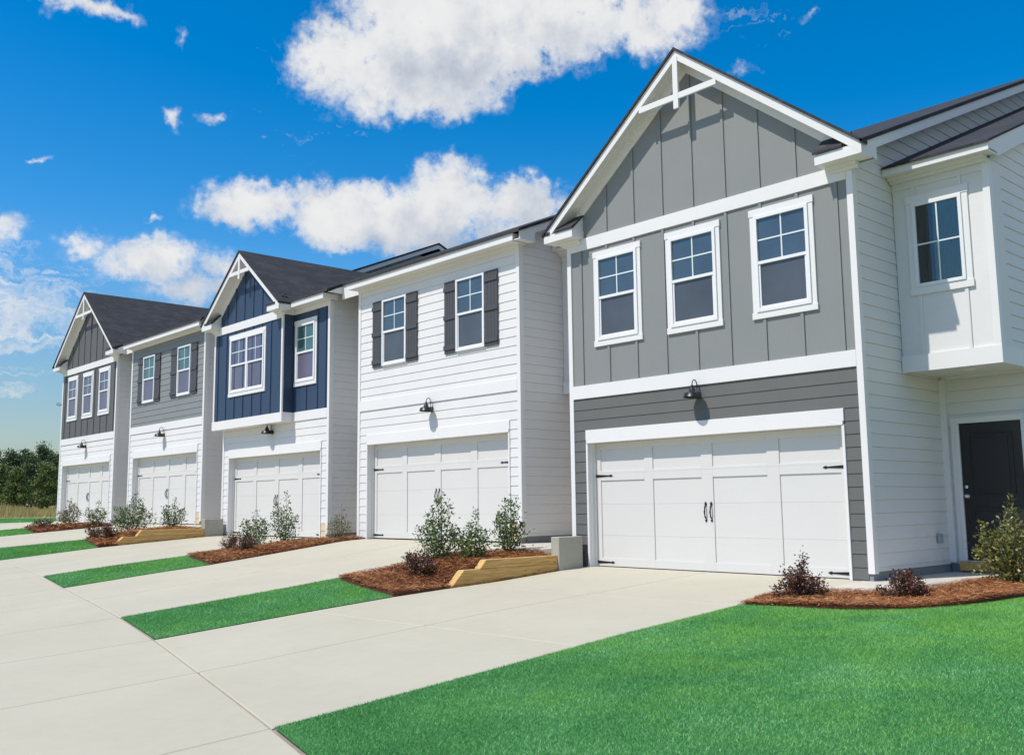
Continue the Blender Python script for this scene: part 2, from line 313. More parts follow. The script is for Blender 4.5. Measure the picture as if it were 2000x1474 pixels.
def fast_mesh(name, verts, faces_n, mat, parent=None, mats=None, midx=None):
    """verts (F*k,3) with k verts per face in order"""
    k = faces_n; nf = len(verts)//k
    me = bpy.data.meshes.new(name); me.vertices.add(len(verts)); me.vertices.foreach_set('co', np.asarray(verts, np.float32).ravel())
    me.loops.add(len(verts)); me.loops.foreach_set('vertex_index', np.arange(len(verts), dtype=np.int32))
    me.polygons.add(nf); me.polygons.foreach_set('loop_start', np.arange(0, len(verts), k, dtype=np.int32))
    me.update(calc_edges=True); me.validate()
    o = bpy.data.objects.new(name, me); COL.objects.link(o); me.materials.append(mat)
    if parent: o.parent = parent
    return o
def tag(o, label=None, cat=None, group=None, kind=None):
    if label: o['label'] = label
    if cat: o['category'] = cat
    if group: o['group'] = group
    if kind: o['kind'] = kind
    return o
def thing(name, loc, label, cat, group=None):
    o = bpy.data.objects.new(name, None); COL.objects.link(o); o.location = loc; o.empty_display_size = .3
    return tag(o, label, cat, group)

# ------------------------------------------------------------------ ground height
COLS = [(-60, [(0, .75), (-14, .4)]),
(-27.9, [(0, .65), (-2.09, .62), (-6, .5), (-14, .1)]),
(-22.7, [(0, .6), (-2.74, .5), (-3.46, .45), (-14, -.1)]),
(-20.9, [(0, .6), (-1.36, .49), (-2.99, .37), (-3.93, .3), (-14, -.3)]),
(-15.8, [(0, .6), (-1, .5), (-2.3, .36), (-3.3, .27), (-5.28, .13), (-14, -.4)]),
(-14.1, [(0, .32), (-.56, .30), (-1.97, .21), (-3.44, .11), (-5.72, -.1), (-14, -.55)]),
(-9.05, [(0, .31), (-.57, .27), (-1.64, .17), (-3.36, .05), (-5.12, -.1), (-6.28, -.22), (-14, -.65)]),
(-7.3, [(0, .34), (-.5, .3), (-2, .12), (-3.56, -.06), (-4.76, -.17), (-6.44, -.34), (-8.2, -.48), (-14, -.75)]),
(-2.15, [(0, .34), (-.5, .31), (-2, .13), (-3.77, -.07), (-4.74, -.17), (-5.7, -.26), (-7.35, -.41), (-14, -.8)]),
(-.1, [(0, 0), (-.69, -.04), (-2.24, -.14), (-3.18, -.18), (-4.14, -.23), (-5.59, -.33), (-7.71, -.49), (-14, -.8)]),
(5.05, [(0, 0), (-1, -.04), (-2.78, -.13), (-4.86, -.25), (-6.5, -.37), (-8.94, -.54), (-14, -.8)]),
(30, [(0, 0), (-1, -.04), (-2.78, -.13), (-4.86, -.25), (-6.5, -.37), (-8.94, -.54), (-14, -.8)])]
def _pl(p, y):
    if y >= p[0][0]: return p[0][1]
    for (a, za), (b, zb) in zip(p, p[1:]):
        if y >= b: return za+(zb-za)*(a-y)/(a-b)
    return p[-1][1]
def Zf(x, y):
    if x <= COLS[0][0]: return _pl(COLS[0][1], y)
    for (a, p), (b, q) in zip(COLS, COLS[1:]):
        if x <= b:
            t = (x-a)/(b-a); return _pl(p, y)*(1-t)+_pl(q, y)*t
    return _pl(COLS[-1][1], y)

# ------------------------------------------------------------------ siding and boards
EXPO = .1835
def siding(mb, u0, u1, z0, z1, Pf, holes=(), ustart=None):
    """lap siding; Pf(u, z, w) maps to 3-D, w outwards. holes: (u0,u1,z0,z1). ustart(z) clips the low end of u."""
    k0 = math.floor(z0/EXPO); k1 = math.ceil(z1/EXPO)
    for k in range(k0, k1):
        za, zb = k*EXPO, (k+1)*EXPO
        cuts = sorted({max(za, z0), min(zb, z1)} | {h for hh in holes for h in hh[2:] if max(za, z0) < h < min(zb, z1)})
        for a, b in zip(cuts, cuts[1:]):
            if b-a < 1e-4: continue
            segs = [(u0, u1)]
            for h in holes:
                if h[2] < b-1e-5 and h[3] > a+1e-5:
                    ns = []
                    for s0, s1 in segs:
                        if h[0] >= s1 or h[1] <= s0: ns.append((s0, s1)); continue
                        if h[0] > s0: ns.append((s0, h[0]))
                        if h[1] < s1: ns.append((h[1], s1))
                    segs = ns
            wa = .014-.010*(a-za)/EXPO; wb = .014-.010*(b-za)/EXPO
            for s0, s1 in segs:
                if s1-s0 < .005: continue
                sa, sb = (s0, s0) if ustart is None else (max(s0, ustart(a)), max(s0, ustart(b)))
                bt = b
                if abs(b-zb) < 1e-5 and b < z1-.01:
                    bt = b-.0032; mb.quad(Pf(sb, bt, -.006), Pf(s1, bt, -.006), Pf(s1, b, -.006), Pf(sb, b, -.006)); mb.quad(Pf(sb, bt, -.006), Pf(sb, bt, wb), Pf(s1, bt, wb), Pf(s1, bt, -.006))
                mb.quad(Pf(sa, a, wa), Pf(s1, a, wa), Pf(s1, bt, wb), Pf(sb, bt, wb))
                if abs(a-za) < 1e-5: mb.quad(Pf(sa, a, -.004), Pf(s1, a, -.004), Pf(s1, a, wa), Pf(sa, a, wa))
def window_unit(par, x0, x1, z0, z1, y, trim=.09, double=False, mats=('glass_up', 'screen'), frame=.055, style='hung'):
    """surface-mounted window with casing on a wall whose face is the plane y"""
    mb = MB()
    if trim:
        mb.box(x0+.012, x0+trim, y-.028, y+.01, z0+trim, z1-trim); mb.box(x1-trim, x1-.012, y-.028, y+.01, z0+trim, z1-trim)
        mb.box(x0, x1, y-.036, y+.01, z0, z0+trim+.012); mb.box(x0, x1, y-.036, y+.01, z1-trim-.02, z1)
        w = mb.build('window', M['trim'], par, bevel=.003)
    a0, a1, b0, b1 = x0+trim, x1-trim, z0+trim+.012, z1-trim-.02
    if not trim: b0, b1 = z0, z1
    fb = MB(); d0, d1 = y-.05, y+.008
    fb.box(a0, a0+frame, d0, d1, b0, b1); fb.box(a1-frame, a1, d0, d1, b0, b1); fb.box(a0+frame, a1-frame, d0, d1, b0, b0+frame); fb.box(a0+frame, a1-frame, d0, d1, b1-frame, b1)
    if not trim: w = fb.build('window', M['vinyl'], par, bevel=.003)
    cells = [(a0+frame, a1-frame)]
    if double:
        mid = (a0+a1)/2; cells = [(a0+frame, mid-.045), (mid+.045, a1-frame)]
        mm = MB(); mm.box(mid-.045, mid+.045, d0+.002, d1, b0+frame, b1-frame); mm.build('mullion', M['vinyl'], w, bevel=.003)
    if trim: fb.build('window_frame', M['vinyl'], w, bevel=.003)
    zm = b0+(b1-b0)*.505
    for (p, q) in cells:
        sb = MB(); y0, y1 = y-.032, y-.004
        if style == 'hung':
            sb.box(p, q, y0-.012, y1, zm-.022, zm+.026)                       # meeting rail
            sb.box(p, p+.03, y0, y1, b0+frame, zm-.022); sb.box(q-.03, q, y0, y1, b0+frame, zm-.022); sb.box(p+.03, q-.03, y0, y1, b0+frame, b0+frame+.035)
            sb.build('sash', M['vinyl'], w, bevel=.002)
            g1 = MB(); g1.box(p, q, y-.016, y+.004, zm+.026, b1-frame); g1.build('upper_glass', M[mats[0]], w)
            g2 = MB(); g2.box(p+.03, q-.03, y-.014, y+.004, b0+frame+.035, zm-.022); g2.build('lower_glass', M[mats[1]], w)
            gz0, gz1 = zm+.026, b1-frame
        else:
            g1 = MB(); g1.box(p, q, y-.026, y-.022, b0+frame, b1-frame); g1.build('pane', M['clear'], w)
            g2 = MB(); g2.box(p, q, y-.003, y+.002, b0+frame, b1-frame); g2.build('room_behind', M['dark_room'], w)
            g3 = MB()
            xs = np.linspace(p+(q-p)*.38, q-.01, 30)
            for i in range(29):
                g3.quad((xs[i], y-.006-.010*(i % 2), b0+frame), (xs[i+1], y-.006-.010*((i+1) % 2), b0+frame), (xs[i+1], y-.006-.010*((i+1) % 2), b1-frame), (xs[i], y-.006-.010*(i % 2), b1-frame))
            cu = g3.build('curtain', M['curtain'], w)
            gz0, gz1 = b0+frame, b1-frame
        mu = MB(); mx_ = (p+q)/2; mz = (gz0+gz1)/2
        yy = (y-.024, y-.015) if style == 'hung' else (y-.036, y-.027)
        mu.box(mx_-.011, mx_+.011, yy[0], yy[1], gz0, gz1); mu.box(p, mx_-.011, yy[0], yy[1], mz-.011, mz+.011); mu.box(mx_+.011, q, yy[0], yy[1], mz-.011, mz+.011)
        mu.build('muntin', M['muntin'], w)
    return w
def shutter(par, x0, x1, z0, z1, y):
    mb = MB(); n = 4; wd = (x1-x0)/n
    for i in range(n): mb.box(x0+i*wd+.003, x0+(i+1)*wd-.003, y-.030, y-.004, z0, z1)
    o = mb.build('shutter', M['shutter'], par, bevel=.002)
    for zc in (z0+.13, (z0+z1)/2, z1-.17):
        rb = MB(); rb.box(x0-.006, x1+.006, y-.052, y-.0305, zc-.05, zc+.05); rb.build('shutter_batten', M['shutter'], o, bevel=.003)
    return o
def battens(mb, xs, z0, ztop, y, w=.05):
    for x in xs:
        zt = ztop(x) if callable(ztop) else ztop
        if zt-z0 > .03: mb.box(x-w/2, x+w/2, y-.02, y+.004, z0, zt)

def garage(par, label=None, base_black=True):
    """opening x 0..4.88, z 0..2.15, recessed .15"""
    Y = .15
    tr = MB()                                                    # casing, header, reveal
    tr.box(-.045, 4.925, -.034, .02, 2.205, 2.385)                # header board
    tr.box(-.030, 4.910, -.040, .02, 2.150, 2.204)                # brick mould
    tr.box(-.045, -.0015, -.030, .02, .0, 2.149); tr.box(4.8815, 4.925, -.030, .02, .0, 2.149)
    h = tr.build('garage_casing', M['trim'], par, bevel=.004)
    rv = MB(); rv.box(-.03, 0, .021, Y+.06, 0, 2.18); rv.box(4.88, 4.91, .021, Y+.06, 0, 2.18); rv.box(0, 4.88, .0, Y+.06, 2.151, 2.18)
    rv.box(.0, .03, Y-.045, Y-.005, 0, 2.15); rv.box(4.85, 4.88, Y-.045, Y-.005, 0, 2.15)   # stops
    rv.build('door_jamb', M['trim'], h)
    mb = MB(); cols = [(.0, .135, 1.13), (1.22, 1.314, 2.31), (2.44, 2.53, 3.53), (3.66, 3.745, 4.745)]
    mb.box(.001, 4.879, Y+.040, Y+.06, .012, 2.148)               # backing leaf
    # raised stiles and rails, one set per section so the section joints stay open
    zs = [(.012, .5385), (.5392, 1.0765), (1.0772, 1.6145), (1.6152, 2.148)]
    edges = [0.001, .135, 1.13, 1.314, 2.31, 2.53, 3.53, 3.745, 4.745, 4.879]
    for k, (a, b) in enumerate(zs):
        mb.box(.0012, 4.8788, Y+.0165, Y+.039, a+.0003, b-.0003)
        for i in range(0, 10, 2): mb.box(edges[i], edges[i+1], Y, Y+.016, a, b)
        for i in range(1, 9, 2):
            x0, x1 = edges[i]+.0002, edges[i+1]-.0002
            if k == 0: mb.box(x0, x1, Y, Y+.016, a, .15)
            if k == 2: mb.box(x0, x1, Y, Y+.016, 1.49, b)
            if k == 3: mb.box(x0, x1, Y, Y+.016, a, 1.655); mb.box(x0, x1, Y, Y+.016, 2.03, b)
    for i in (1, 3, 5):                                            # centre groove between leaves is left as a thin bead
        pass
    d = mb.build('garage_door', M['garage'], par, bevel=.0025)
    sw = MB(); sw.box(.02, 4.86, Y-.006, Y+.05, -.004, .0118); sw.build('rubber_seal', M['black'], d)
    for xa, sgn in ((.02, 1), (4.86, -1)):
        for zc in (1.572, .078):
            hb = MB(); L = .40
            pts = [(xa, zc-.026), (xa+sgn*(L-.07), zc-.010), (xa+sgn*(L-.06), zc-.022), (xa+sgn*(L-.03), zc-.016), (xa+sgn*L, zc), (xa+sgn*(L-.03), zc+.016), (xa+sgn*(L-.06), zc+.022), (xa+sgn*(L-.07), zc+.010), (xa, zc+.026)]
            if sgn < 0: pts = pts[::-1]
            hb.prism(pts, 'y', Y-.008, Y-.0005); hb.build('strap_hinge', M['black'], d)
    for xc in (2.377, 2.485):
        hb = MB(); hb.tube([(xc, Y-.004, .83), (xc, Y-.03, .86), (xc, Y-.045, .94), (xc, Y-.03, 1.02), (xc, Y-.004, 1.05)], [.010, .012, .014, .012, .010], 8)
        for zz, sg in ((.83, -1), (1.05, 1)):
            hb.prism([(xc-.016, zz-.012), (xc+.016, zz-.012), (xc+.022, zz+sg*.02), (xc, zz+sg*.055), (xc-.022, zz+sg*.02)][::sg], 'y', Y-.010, Y-.0005)
        hb.build('door_handle', M['black'], d, smooth=False)
    return d
def wall_lamp(par, x, z, y=0):
    mb = MB(); mb.lathe((x, y-.03, z), [(0, 0), (.055, 0), (.062, .012), (.062, .028)], 20, 'y'); lamp = mb.build('wall_lamp', M['black'], par, smooth=True)
    a = MB(); pts = []
    ys, zt = y-.17, z+.20
    pts += [(x, y-.03, z), (x, y-.045, z+.03), (x, y-.045, z+.13)]
    for k in range(9):
        t = math.pi*k/8; pts.append((x, (y-.045+ys)/2+(ys-(y-.045))/2*-math.cos(t), zt-.04+.085*math.sin(t)))
    pts.append((x, ys, z+.13)); a.tube(pts, .0085, 8); a.build('lamp_arm', M['black'], lamp, smooth=True)
    sh = MB(); sh.lathe((x, ys, z), [(.0, .155), (.022, .155), (.026, .11), (.048, .10), (.052, .055), (.085, .045), (.130, .025), (.145, -.035), (.150, -.042), (.148, -.044), (.140, -.034), (.122, .018), (.05, .035), (0, .035)], 28)
    sh.build('lamp_shade', M['black'], lamp, smooth=True)
    return lamp

SLOPE = .79; MP = .43
def gable_front(par, xc, half, zap, y0, y1, wally, wx0, wx1, wmat, zf0, batt, ret_in, right_side_fascia=True, body_off=0):
    """zap: top of the fascia at the ridge (y0 = front of the rake board); wall face at wally"""
    zt = lambda x: zap-SLOPE*abs(x-xc)
    # shingles
    mb = MB(); o = .035; t = .05; e = half+o
    prof = [(xc-e, zap-SLOPE*e), (xc, zap), (xc+e, zap-SLOPE*e), (xc+e, zap-SLOPE*e+t), (xc, zap+t+.01), (xc-e, zap-SLOPE*e+t)]
    yv = lambda x: max(-.31, -.31+(zap+.03-SLOPE*abs(x-xc)-6.04)/MP)
    for sg in (-1, 1):
        xe = xc+sg*e; pts = [(xc, y0-.03), (xe, y0-.03), (xe, min(.12, yv(xe)+.12)), (xc, y1)]
        if sg < 0: pts = pts[::-1]
        zz_ = lambda x: zap-SLOPE*abs(x-xc)+.0015
        mb.add([(x, y, zz_(x)) for x, y in pts]+[(x, y, zz_(x)+t) for x, y in pts], [(3, 2, 1, 0), (4, 5, 6, 7)]+[(i, (i+1) % 4, 4+(i+1) % 4, 4+i) for i in range(4)])
    roof = mb.build('gable_roof', M['shingle_y'], par)
    # rake boards
    rk = MB(); hgt = .155
    for sg in (-1, 1):
        poly = [(xc, zap-hgt), (xc, zap), (xc+sg*half, zt(xc+half)), (xc+sg*half, zt(xc+half)-hgt)]
        rk.prism(poly if sg < 0 else poly[::-1], 'y', y0, y0+.03)
    rk.build('rake_board', M['trim'], par)
    # soffit under the overhang
    sf = MB()
    for sg in (-1, 1):
        for i in range(4):                                         # grooved soffit strips
            ya = y0+.031+(wally-y0-.031)*i/4; yb = y0+.031+(wally-y0-.031)*(i+1)/4-.004
            poly = [(xc, zap-hgt+.02), (xc, zap-hgt+.035), (xc+sg*half, zt(xc+half)-hgt+.035), (xc+sg*half, zt(xc+half)-hgt+.02)]
            sf.prism(poly if sg < 0 else poly[::-1], 'y', ya, yb)
    sf.build('soffit', M['soffit'], par)
    # wall frieze following the rake
    fz = MB(); fw = .17; zz = zap-hgt+.02
    for sg in (-1, 1):
        hx = (zz-fw-zf0)/SLOPE
        poly = [(xc, zz-fw), (xc, zz), (xc+sg*(hx+fw/SLOPE), zf0), (xc+sg*hx, zf0)]
        fz.prism(poly if sg < 0 else poly[::-1], 'y', wally-.024, wally+.01)
    fz.build('rake_frieze', M['trim'], par)
    # gable wall + battens
    g = MB(); hx = (zz-zf0)/SLOPE; g.prism([(xc-hx, zf0-.02), (xc+hx, zf0-.02), (xc, zz)], 'y', wally, wally+.05)
    battens(g, batt, zf0, lambda x: zz-fw-SLOPE*abs(x-xc)+.01, wally)
    g.build('gable_wall', wmat, par)
    # decorative cross in the peak
    br = MB(); yb0, yb1 = y0-.004, y0+.034; za = zap-hgt
    br.box(xc-.05, xc+.05, yb0-.006, yb1, zap-hgt-.85*half/3.155, za+.03)
    zc = zap-.80*half/3.155; wv = .80*half/3.155
    br.box(xc-wv*.99-.0, xc-.051, yb0, yb1, zc-.05, zc+.05); br.box(xc+.051, xc+wv*.99, yb0, yb1, zc-.05, zc+.05)
    br.build('gable_bracket', M['trim'], par)
    # cornice returns
    zb = zt(xc+half)-hgt; ztop = zb+.148
    for sg in (-1, 1):
        xo = xc+sg*(half-.003); xi = xo-sg*ret_in; a, bx = min(xo, xi), max(xo, xi)
        rb = MB(); yw = wally
        pr = [(y0+.031, zb), (yw, zb), (yw, ztop+.26), (y0+.031, ztop)]
        # inner part carries the sloped top; clipped under the rake
        rb.prism(pr, 'x', a, bx) if False else None
        rb.box(a, bx, y0+.002, yw+.02, zb+.001, ztop)
        xin0, xin1 = (xi, xi+sg*.42); a2, b2 = min(xin0, xin1), max(xin0, xin1)
        rb.prism([(y0+.03, ztop), (yw, ztop), (yw, ztop+.275)], 'x', a2+.012, b2-.012)
        ob = rb.build('cornice_return', M['trim'], par)
        sh = MB(); th = .034
        sh.prism([(y0-.02, ztop+.003), (yw+.0, ztop+.285), (yw+.0, ztop+.285+th), (y0-.02, ztop+.003+th)], 'x', a2-.02, b2+.02)
        sh.build('return_shingles', M['shingle_x'], ob)
        cr = MB(); ci, co = (xi+sg*.05, xo-sg*.2); a3, b3 = min(ci, co), max(ci, co)
        cr.box(a3, b3, yw-.11, yw+.0, zb-.05, zb); cr.box(a3+.04, b3-.0, yw-.06, yw, zb-.095, zb-.05)
        cr.build('crown_moulding', M['soffit'], ob)
    return roof
def eave_front(par, x0, x1, y0=-.31, zb=5.875, h=.14, wall=0.0, z_plate=5.875):
    f = MB(); f.box(x0, x1, y0, y0+.03, zb, zb+h); f.build('fascia', M['trim'], par)
    sf = MB(); d = (wall+.02-y0-.031)/3
    for i in range(3): sf.box(x0+.0, x1, y0+.031+i*d, y0+.031+(i+1)*d-.005, zb+.012, zb+.03)
    sf.build('soffit', M['soffit'], par)
    cr = MB(); cr.box(max(x0, -.42), min(x1, 5.25), wall-.045, wall-.0, zb-.055, zb+.011); cr.build('crown_moulding', M['soffit'], par)
def main_roof(par, x0, x1, rake_r=True, ye=-.31, z0=6.04, yr=8.6, side=5.25, gable=None):
    zz = lambda y: z0+MP*(y-ye)
    mb = MB(); t = .04; zr = zz(yr); yb = 2*yr+.31
    if gable:
        gx0, gx1, xc_, zap_ = gable; n_ = 40
        for k in range(n_):
            a, b = gx0+(gx1-gx0)*k/n_, gx0+(gx1-gx0)*(k+1)/n_
            g_ = min(zap_+.05-SLOPE*abs(q-xc_) for q in (a, b)); ys = max(ye-.03, ye+(g_-.05-z0)/MP)
            mb.prism([(ys, zz(ys)-.02), (yr, zr-.02), (yb, z0-.02), (yb, z0+t), (yr, zr+t), (ys, zz(ys)+t)], 'x', a, b)
    mb.prism([(ye-.03, zz(ye-.03)-.02), (yr, zr-.02), (yb, z0-.02), (yb, z0+t), (yr, zr+t), (ye-.03, zz(ye-.03)+t)], 'x', x0, x1+(.03 if rake_r else 0))
    mb.build('roof', M['shingle_x'], par)
    if rake_r:
        rk = MB(); h = .15
        rk.prism([(ye+.44, zz(ye+.44)-.0215-h), (yr, zr-.0215-h), (yr, zr-.0215), (ye+.031, zz(ye+.031)-.0215), (ye+.031, z0-.165), (ye+.44, z0-.165)], 'x', x1-.03, x1)
        rk.prism([(yr, zr-.0215-h), (yb, z0-.0215-h), (yb, z0-.0215), (yr, zr-.0215)], 'x', x1-.03, x1)
        rk.build('rake_board', M['trim'], par)
        sf = MB(); sf.prism([(ye+.44, zz(ye+.44)-h-.0), (yr, zr-h), (yr, zr-h+.02), (ye+.44, zz(ye+.44)-h+.02)], 'x', side+.02, x1-.031)
        sf.box(side+.0, x1-.031, ye+.031, ye+.44, z0-.165, z0-.15); sf.build('soffit', M['soffit'], par)

def ext_roof(H, x0, re_, g):
    if re_[1]: main_roof(H, x0, re_[0], True, gable=g); return
    main_roof(H, x0, 5.60, False, gable=g); main_roof(H, 5.601, re_[0], False, ye=.13, z0=6.229)
    f = MB(); f.box(5.56, re_[0], .135, .165, 5.86, 6.205); f.build('fascia', M['trim'], H)
    q = MB(); q.prism([(-.29, 6.0), (.134, 6.0), (.134, 6.19)], 'x', 5.53, 5.58); q.build('rake_board', M['trim'], H)
LZ0, BZ0, BZ1, FZ0, FZ1 = .0, 2.955, 3.19, 5.665, 5.885
XL, XR = -.42, 5.25; CB = .09
def house(name, loc, label, gap, lower, upper, kind, right_open, roof_ext, entry_end=False, z_side=0.0):
    H = thing(name, loc, label, 'townhouse', 'attached two-storey townhouses in a row')
    F = lambda u, z, w: (u, -w, z)
    # --- lower front wall
    mb = MB(); siding(mb, XL+CB, XR-CB, 0.02, BZ0, F, [(-.03, 4.91, 0, 2.30)]); mb.build('lower_wall', M[lower], H)
    # --- structural box behind (left side wall, rear, floor plates)
    DE = 17.2; pk = lambda y: 6.0+MP*min(y, DE-y)
    bx = MB(); bx.prism([(0, -.3), (DE, -.3), (DE, 5.95), (DE/2, pk(DE/2)), (0, 5.95)], 'x', XL+.002, XL+.05)
    bx.box(XL+.05, XR-.05, DE-.1, DE, -.3, 5.95); bx.box(XL+.05, XR-.05, .02, .03, 5.9, 6.0)
    bx.box(XL+.05, -.031, .004, .06, -.1, 2.9); bx.box(4.911, XR-.05, .004, .06, -.1, 2.9); bx.box(XL+.05, XR-.05, .0041, .06, 2.206, 5.88)
    bx.box(-.031, 4.911, .3, .32, -.1, 2.206)
    bx.build('wall_core', M['white'], H)
    # --- right side wall with lap siding
    sm = MB(); S = lambda u, z, w: (XR-.018+w, u, z)
    siding(sm, CB, DE, .125, 9.4, S, ustart=lambda z: max(CB, (z-6.02)/MP))
    # rear half: clip the back slope with a second pass is not needed, the roof hides it
    sm.v = [(x, min(y, DE-(z-6.02)/MP if z > 6.02 else DE), z) for x, y, z in sm.v]
    sm.build('side_wall', M['white'], H)
    fd = MB(); fd.box(XR-.10, XR-.03, .0, DE, -.35, .125); fd.box(XL, XL+.3, .0, .08, -.4, .02); fd.box(XR-.4, XR-.04, .002, .06, -.4, .02); fd.build('foundation', M['found'], H)
    # --- corner boards
    for xa, xb, nm in ((XL, XL+CB, 'l'), (XR-CB, XR, 'r')):
        c_ = MB()
        if nm == 'r': c_.prism([(xa, -.024), (xb+.006, -.024), (xb+.006, CB), (xb-.02, CB), (xb-.02, .004), (xa, .004)], 'z', .10, FZ1-.001)
        else: c_.prism([(xa-.006, -.024), (xb, -.024), (xb, .004), (xa+.02, .004), (xa+.02, CB), (xa-.006, CB)], 'z', .02, FZ1-.001)
        c_.build('corner_board', M['trim'], H, bevel=.002)
    x0, x1 = XL+CB+.0005, XR-CB-.0005
    if lower == 'white' and kind in ('B', 'C', 'D'):
        pb = MB(); siding(pb, 4.926, XR-CB, .02, .36, lambda u, z, w: (u, -w-.002, z)); pb.build('primed_board', M['primed'], H)
    # --- belly band
    bd = MB()
    if kind == 'C': bd.box(3.5, x1, -.028, .004, BZ0, BZ1)
    else: bd.box(x0, x1, -.028, .004, BZ0, BZ1)
    bd.build('trim_band', M['trim'], H, bevel=.003)
    garage(H)
    wall_lamp(H, 2.43, 2.79 if kind != 'C' else 2.75)
    bat = [-.09+.6345*i for i in range(9)]
    if kind == 'G':
        up_ = MB(); up_.box(x0, x1, 0, .0035, BZ1, FZ0)
        wins = [(.22, 1.33), (1.86, 2.97), (3.515, 4.625)]
        for x in bat:
            w = next((q for q in wins if q[0]-.03 < x < q[1]+.03), None)
            if w is None: up_.box(x-.025, x+.025, -.02, .002, BZ1, FZ0)
            else: up_.box(x-.025, x+.025, -.02, .002, BZ1, 3.85); up_.box(x-.025, x+.025, -.02, .002, 5.572, FZ0)
        up_.build('upper_wall', M[upper[0]], H)
        for (a, b_) in wins: window_unit(H, a, b_, 3.85, 5.57, 0, mats=upper[2])
        fr = MB(); fr.box(x0, x1, -.030, .004, FZ0, FZ1); fr.build('frieze_board', M['trim'], H, bevel=.003)
        gable_front(H, 2.415, 3.152, 8.525, -.31, 5.6, 0.0, x0, x1, M[upper[1]], FZ1, bat, .72)
        # side return under the eave, facing right
        rr = MB(); rr.box(XR+.025, 5.565, .021, .13, 5.881, 6.028); rr.build('fascia', M['trim'], H)
        ext_roof(H, 5.56, roof_ext, (-.735, 5.5599, 2.415, 8.525))
    elif kind in ('B', 'D'):
        up_ = MB(); w_ = roof_ext[2]
        siding(up_, x0, x1, BZ1, 5.875, F); up_.build('upper_wall', M[upper[0]], H)
        for (a, b_) in w_[0]: window_unit(H, a, b_, 3.94, 5.49, -.012, trim=0, mats=upper[2], frame=.05)
        for (a, b_) in w_[1]: shutter(H, a, b_, 3.93, 5.49, -.014)
        eave_front(H, -.50, 5.385); 
        rr = MB(); rr.box(5.355, 5.385, -.279, .129, 5.875, 6.015); rr.build('fascia', M['trim'], H)
        main_roof(H, -.50, roof_ext[0], roof_ext[1])
    elif kind == 'C':
        yb = -.33; xb = 3.5
        lo = MB(); lo.box(XL, xb, yb, .0, BZ0+.22, 5.88); battens(lo, [-.20+.51*i for i in range(8)], BZ1, FZ0, yb)
        ob = lo.build('projecting_bay', M['navy'], H)
        rt_ = MB(); rt_.box(xb, x1, 0, .0035, BZ1, FZ1)
        for x in (3.60, 4.13, 4.66, 5.05): rt_.box(x-.022, x+.022, -.02, .002, BZ1, 3.85 if x < 4.64 else FZ0+.15)
        rt_.build('upper_wall', M['navy'], H)
        for a, b_ in ((XL-.004, XL+.075), (xb-.075, xb+.004)):
            q = MB(); q.box(a, b_, yb-.024, yb+.02, BZ1+.001, FZ1-.001); q.build('corner_board', M['trim'], ob, bevel=.002)
        q = MB(); q.box(XL-.03, xb+.035, yb-.035, -.001, BZ0-.01, BZ1); q.build('bay_skirt', M['trim'], ob, bevel=.003)
        q = MB(); q.box(XL+.076, xb-.076, yb-.03, yb+.004, FZ0, FZ1); q.build('frieze_board', M['trim'], ob, bevel=.003)
        q = MB(); q.box(xb+.001, x1, -.03, .004, FZ0+.09, FZ1); q.box(xb+.0005, xb+.028, yb+.02, -.031, FZ0+.09, FZ1); q.build('frieze_board', M['trim'], H, bevel=.003)
        window_unit(H, .51, 2.61, 3.82, 5.56, yb, double=True, mats=('glass_violet', 'screen_violet'))
        window_unit(H, 3.535, 4.645, 3.85, 5.575, 0, mats=('glass_teal', 'screen_violet'))
        gable_front(H, 1.54, 2.235, 7.75, yb-.31, 4.4, yb, XL, xb, M['navy'], FZ1, [-.20+.51*i for i in range(8)], .62)
        f = MB(); f.box(3.775, 5.372, -.31, -.28, 5.875, 6.015); f.box(5.342, 5.372, -.279, .13, 5.875, 6.015); f.build('fascia', M['trim'], H)
        sf = MB(); sf.box(3.53, 5.342, -.2795, .0, 5.887, 5.90); sf.build('soffit', M['soffit'], H)
        f = MB(); f.box(3.742, 3.778, -.609, -.285, 5.83, 6.0); f.build('fascia', M['trim'], H)
        sf = MB(); sf.box(3.505, 3.742, -.609, -.28, 5.842, 5.856); sf.build('soffit', M['soffit'], H)
        ext_roof(H, 3.78, roof_ext, (-.695, 3.7799, 1.54, 7.75))
    # --- recessed entry to the right of the garage block
    ex0, ex1 = XR, XR+gap
    e = MB(); siding(e, ex0+.0, ex1, .125, 2.99, lambda u, z, w: (u, 2.45-w, z), [(5.36, 6.44, .06, 2.33)] if gap > 1.3 else [])
    e.build('entry_wall', M['white'], H)
    q = MB(); q.box(ex0, ex1, 2.46, 2.6, -.3, 3.0); q.build('wall_core', M['white'], H)
    b_ = MB(); b_.box(ex0, ex1, 1.2, 1.6, 3.18, 5.86)
    bb_ = [ex0+.33, ex0+1.0] if gap > 1.3 else [ex0+.3, ex0+.75]
    wz = (5.445, 6.365, 4.065, 5.56)
    for x in bb_: b_.box(x-.025, x+.025, 1.18, 1.2, 3.195, wz[2] if gap > 1.3 else 5.7)
    if gap > 1.3:
        for x in bb_: b_.box(x-.025, x+.025, 1.18, 1.2, wz[3], 5.7)
        b_.box(ex0, ex1-.09, 1.182, 1.2, 5.70, 5.86)
    bay = b_.build('entry_bay', M['white'], H)
    q = MB(); q.box(ex0+.001, ex1+.012, 1.165, 1.1995, 2.945, 3.19); q.build('bay_skirt', M['trim'], bay)
    q = MB(); q.box(ex0, ex1, 1.2, 2.44, 2.975, 2.99)
    pc = q.build('porch_ceiling', M['soffit'], H)
    q = MB(); q.box(ex0+.001, ex1, 2.395, 2.43, 2.93, 2.975); q.build('crown_moulding', M['soffit'], H)
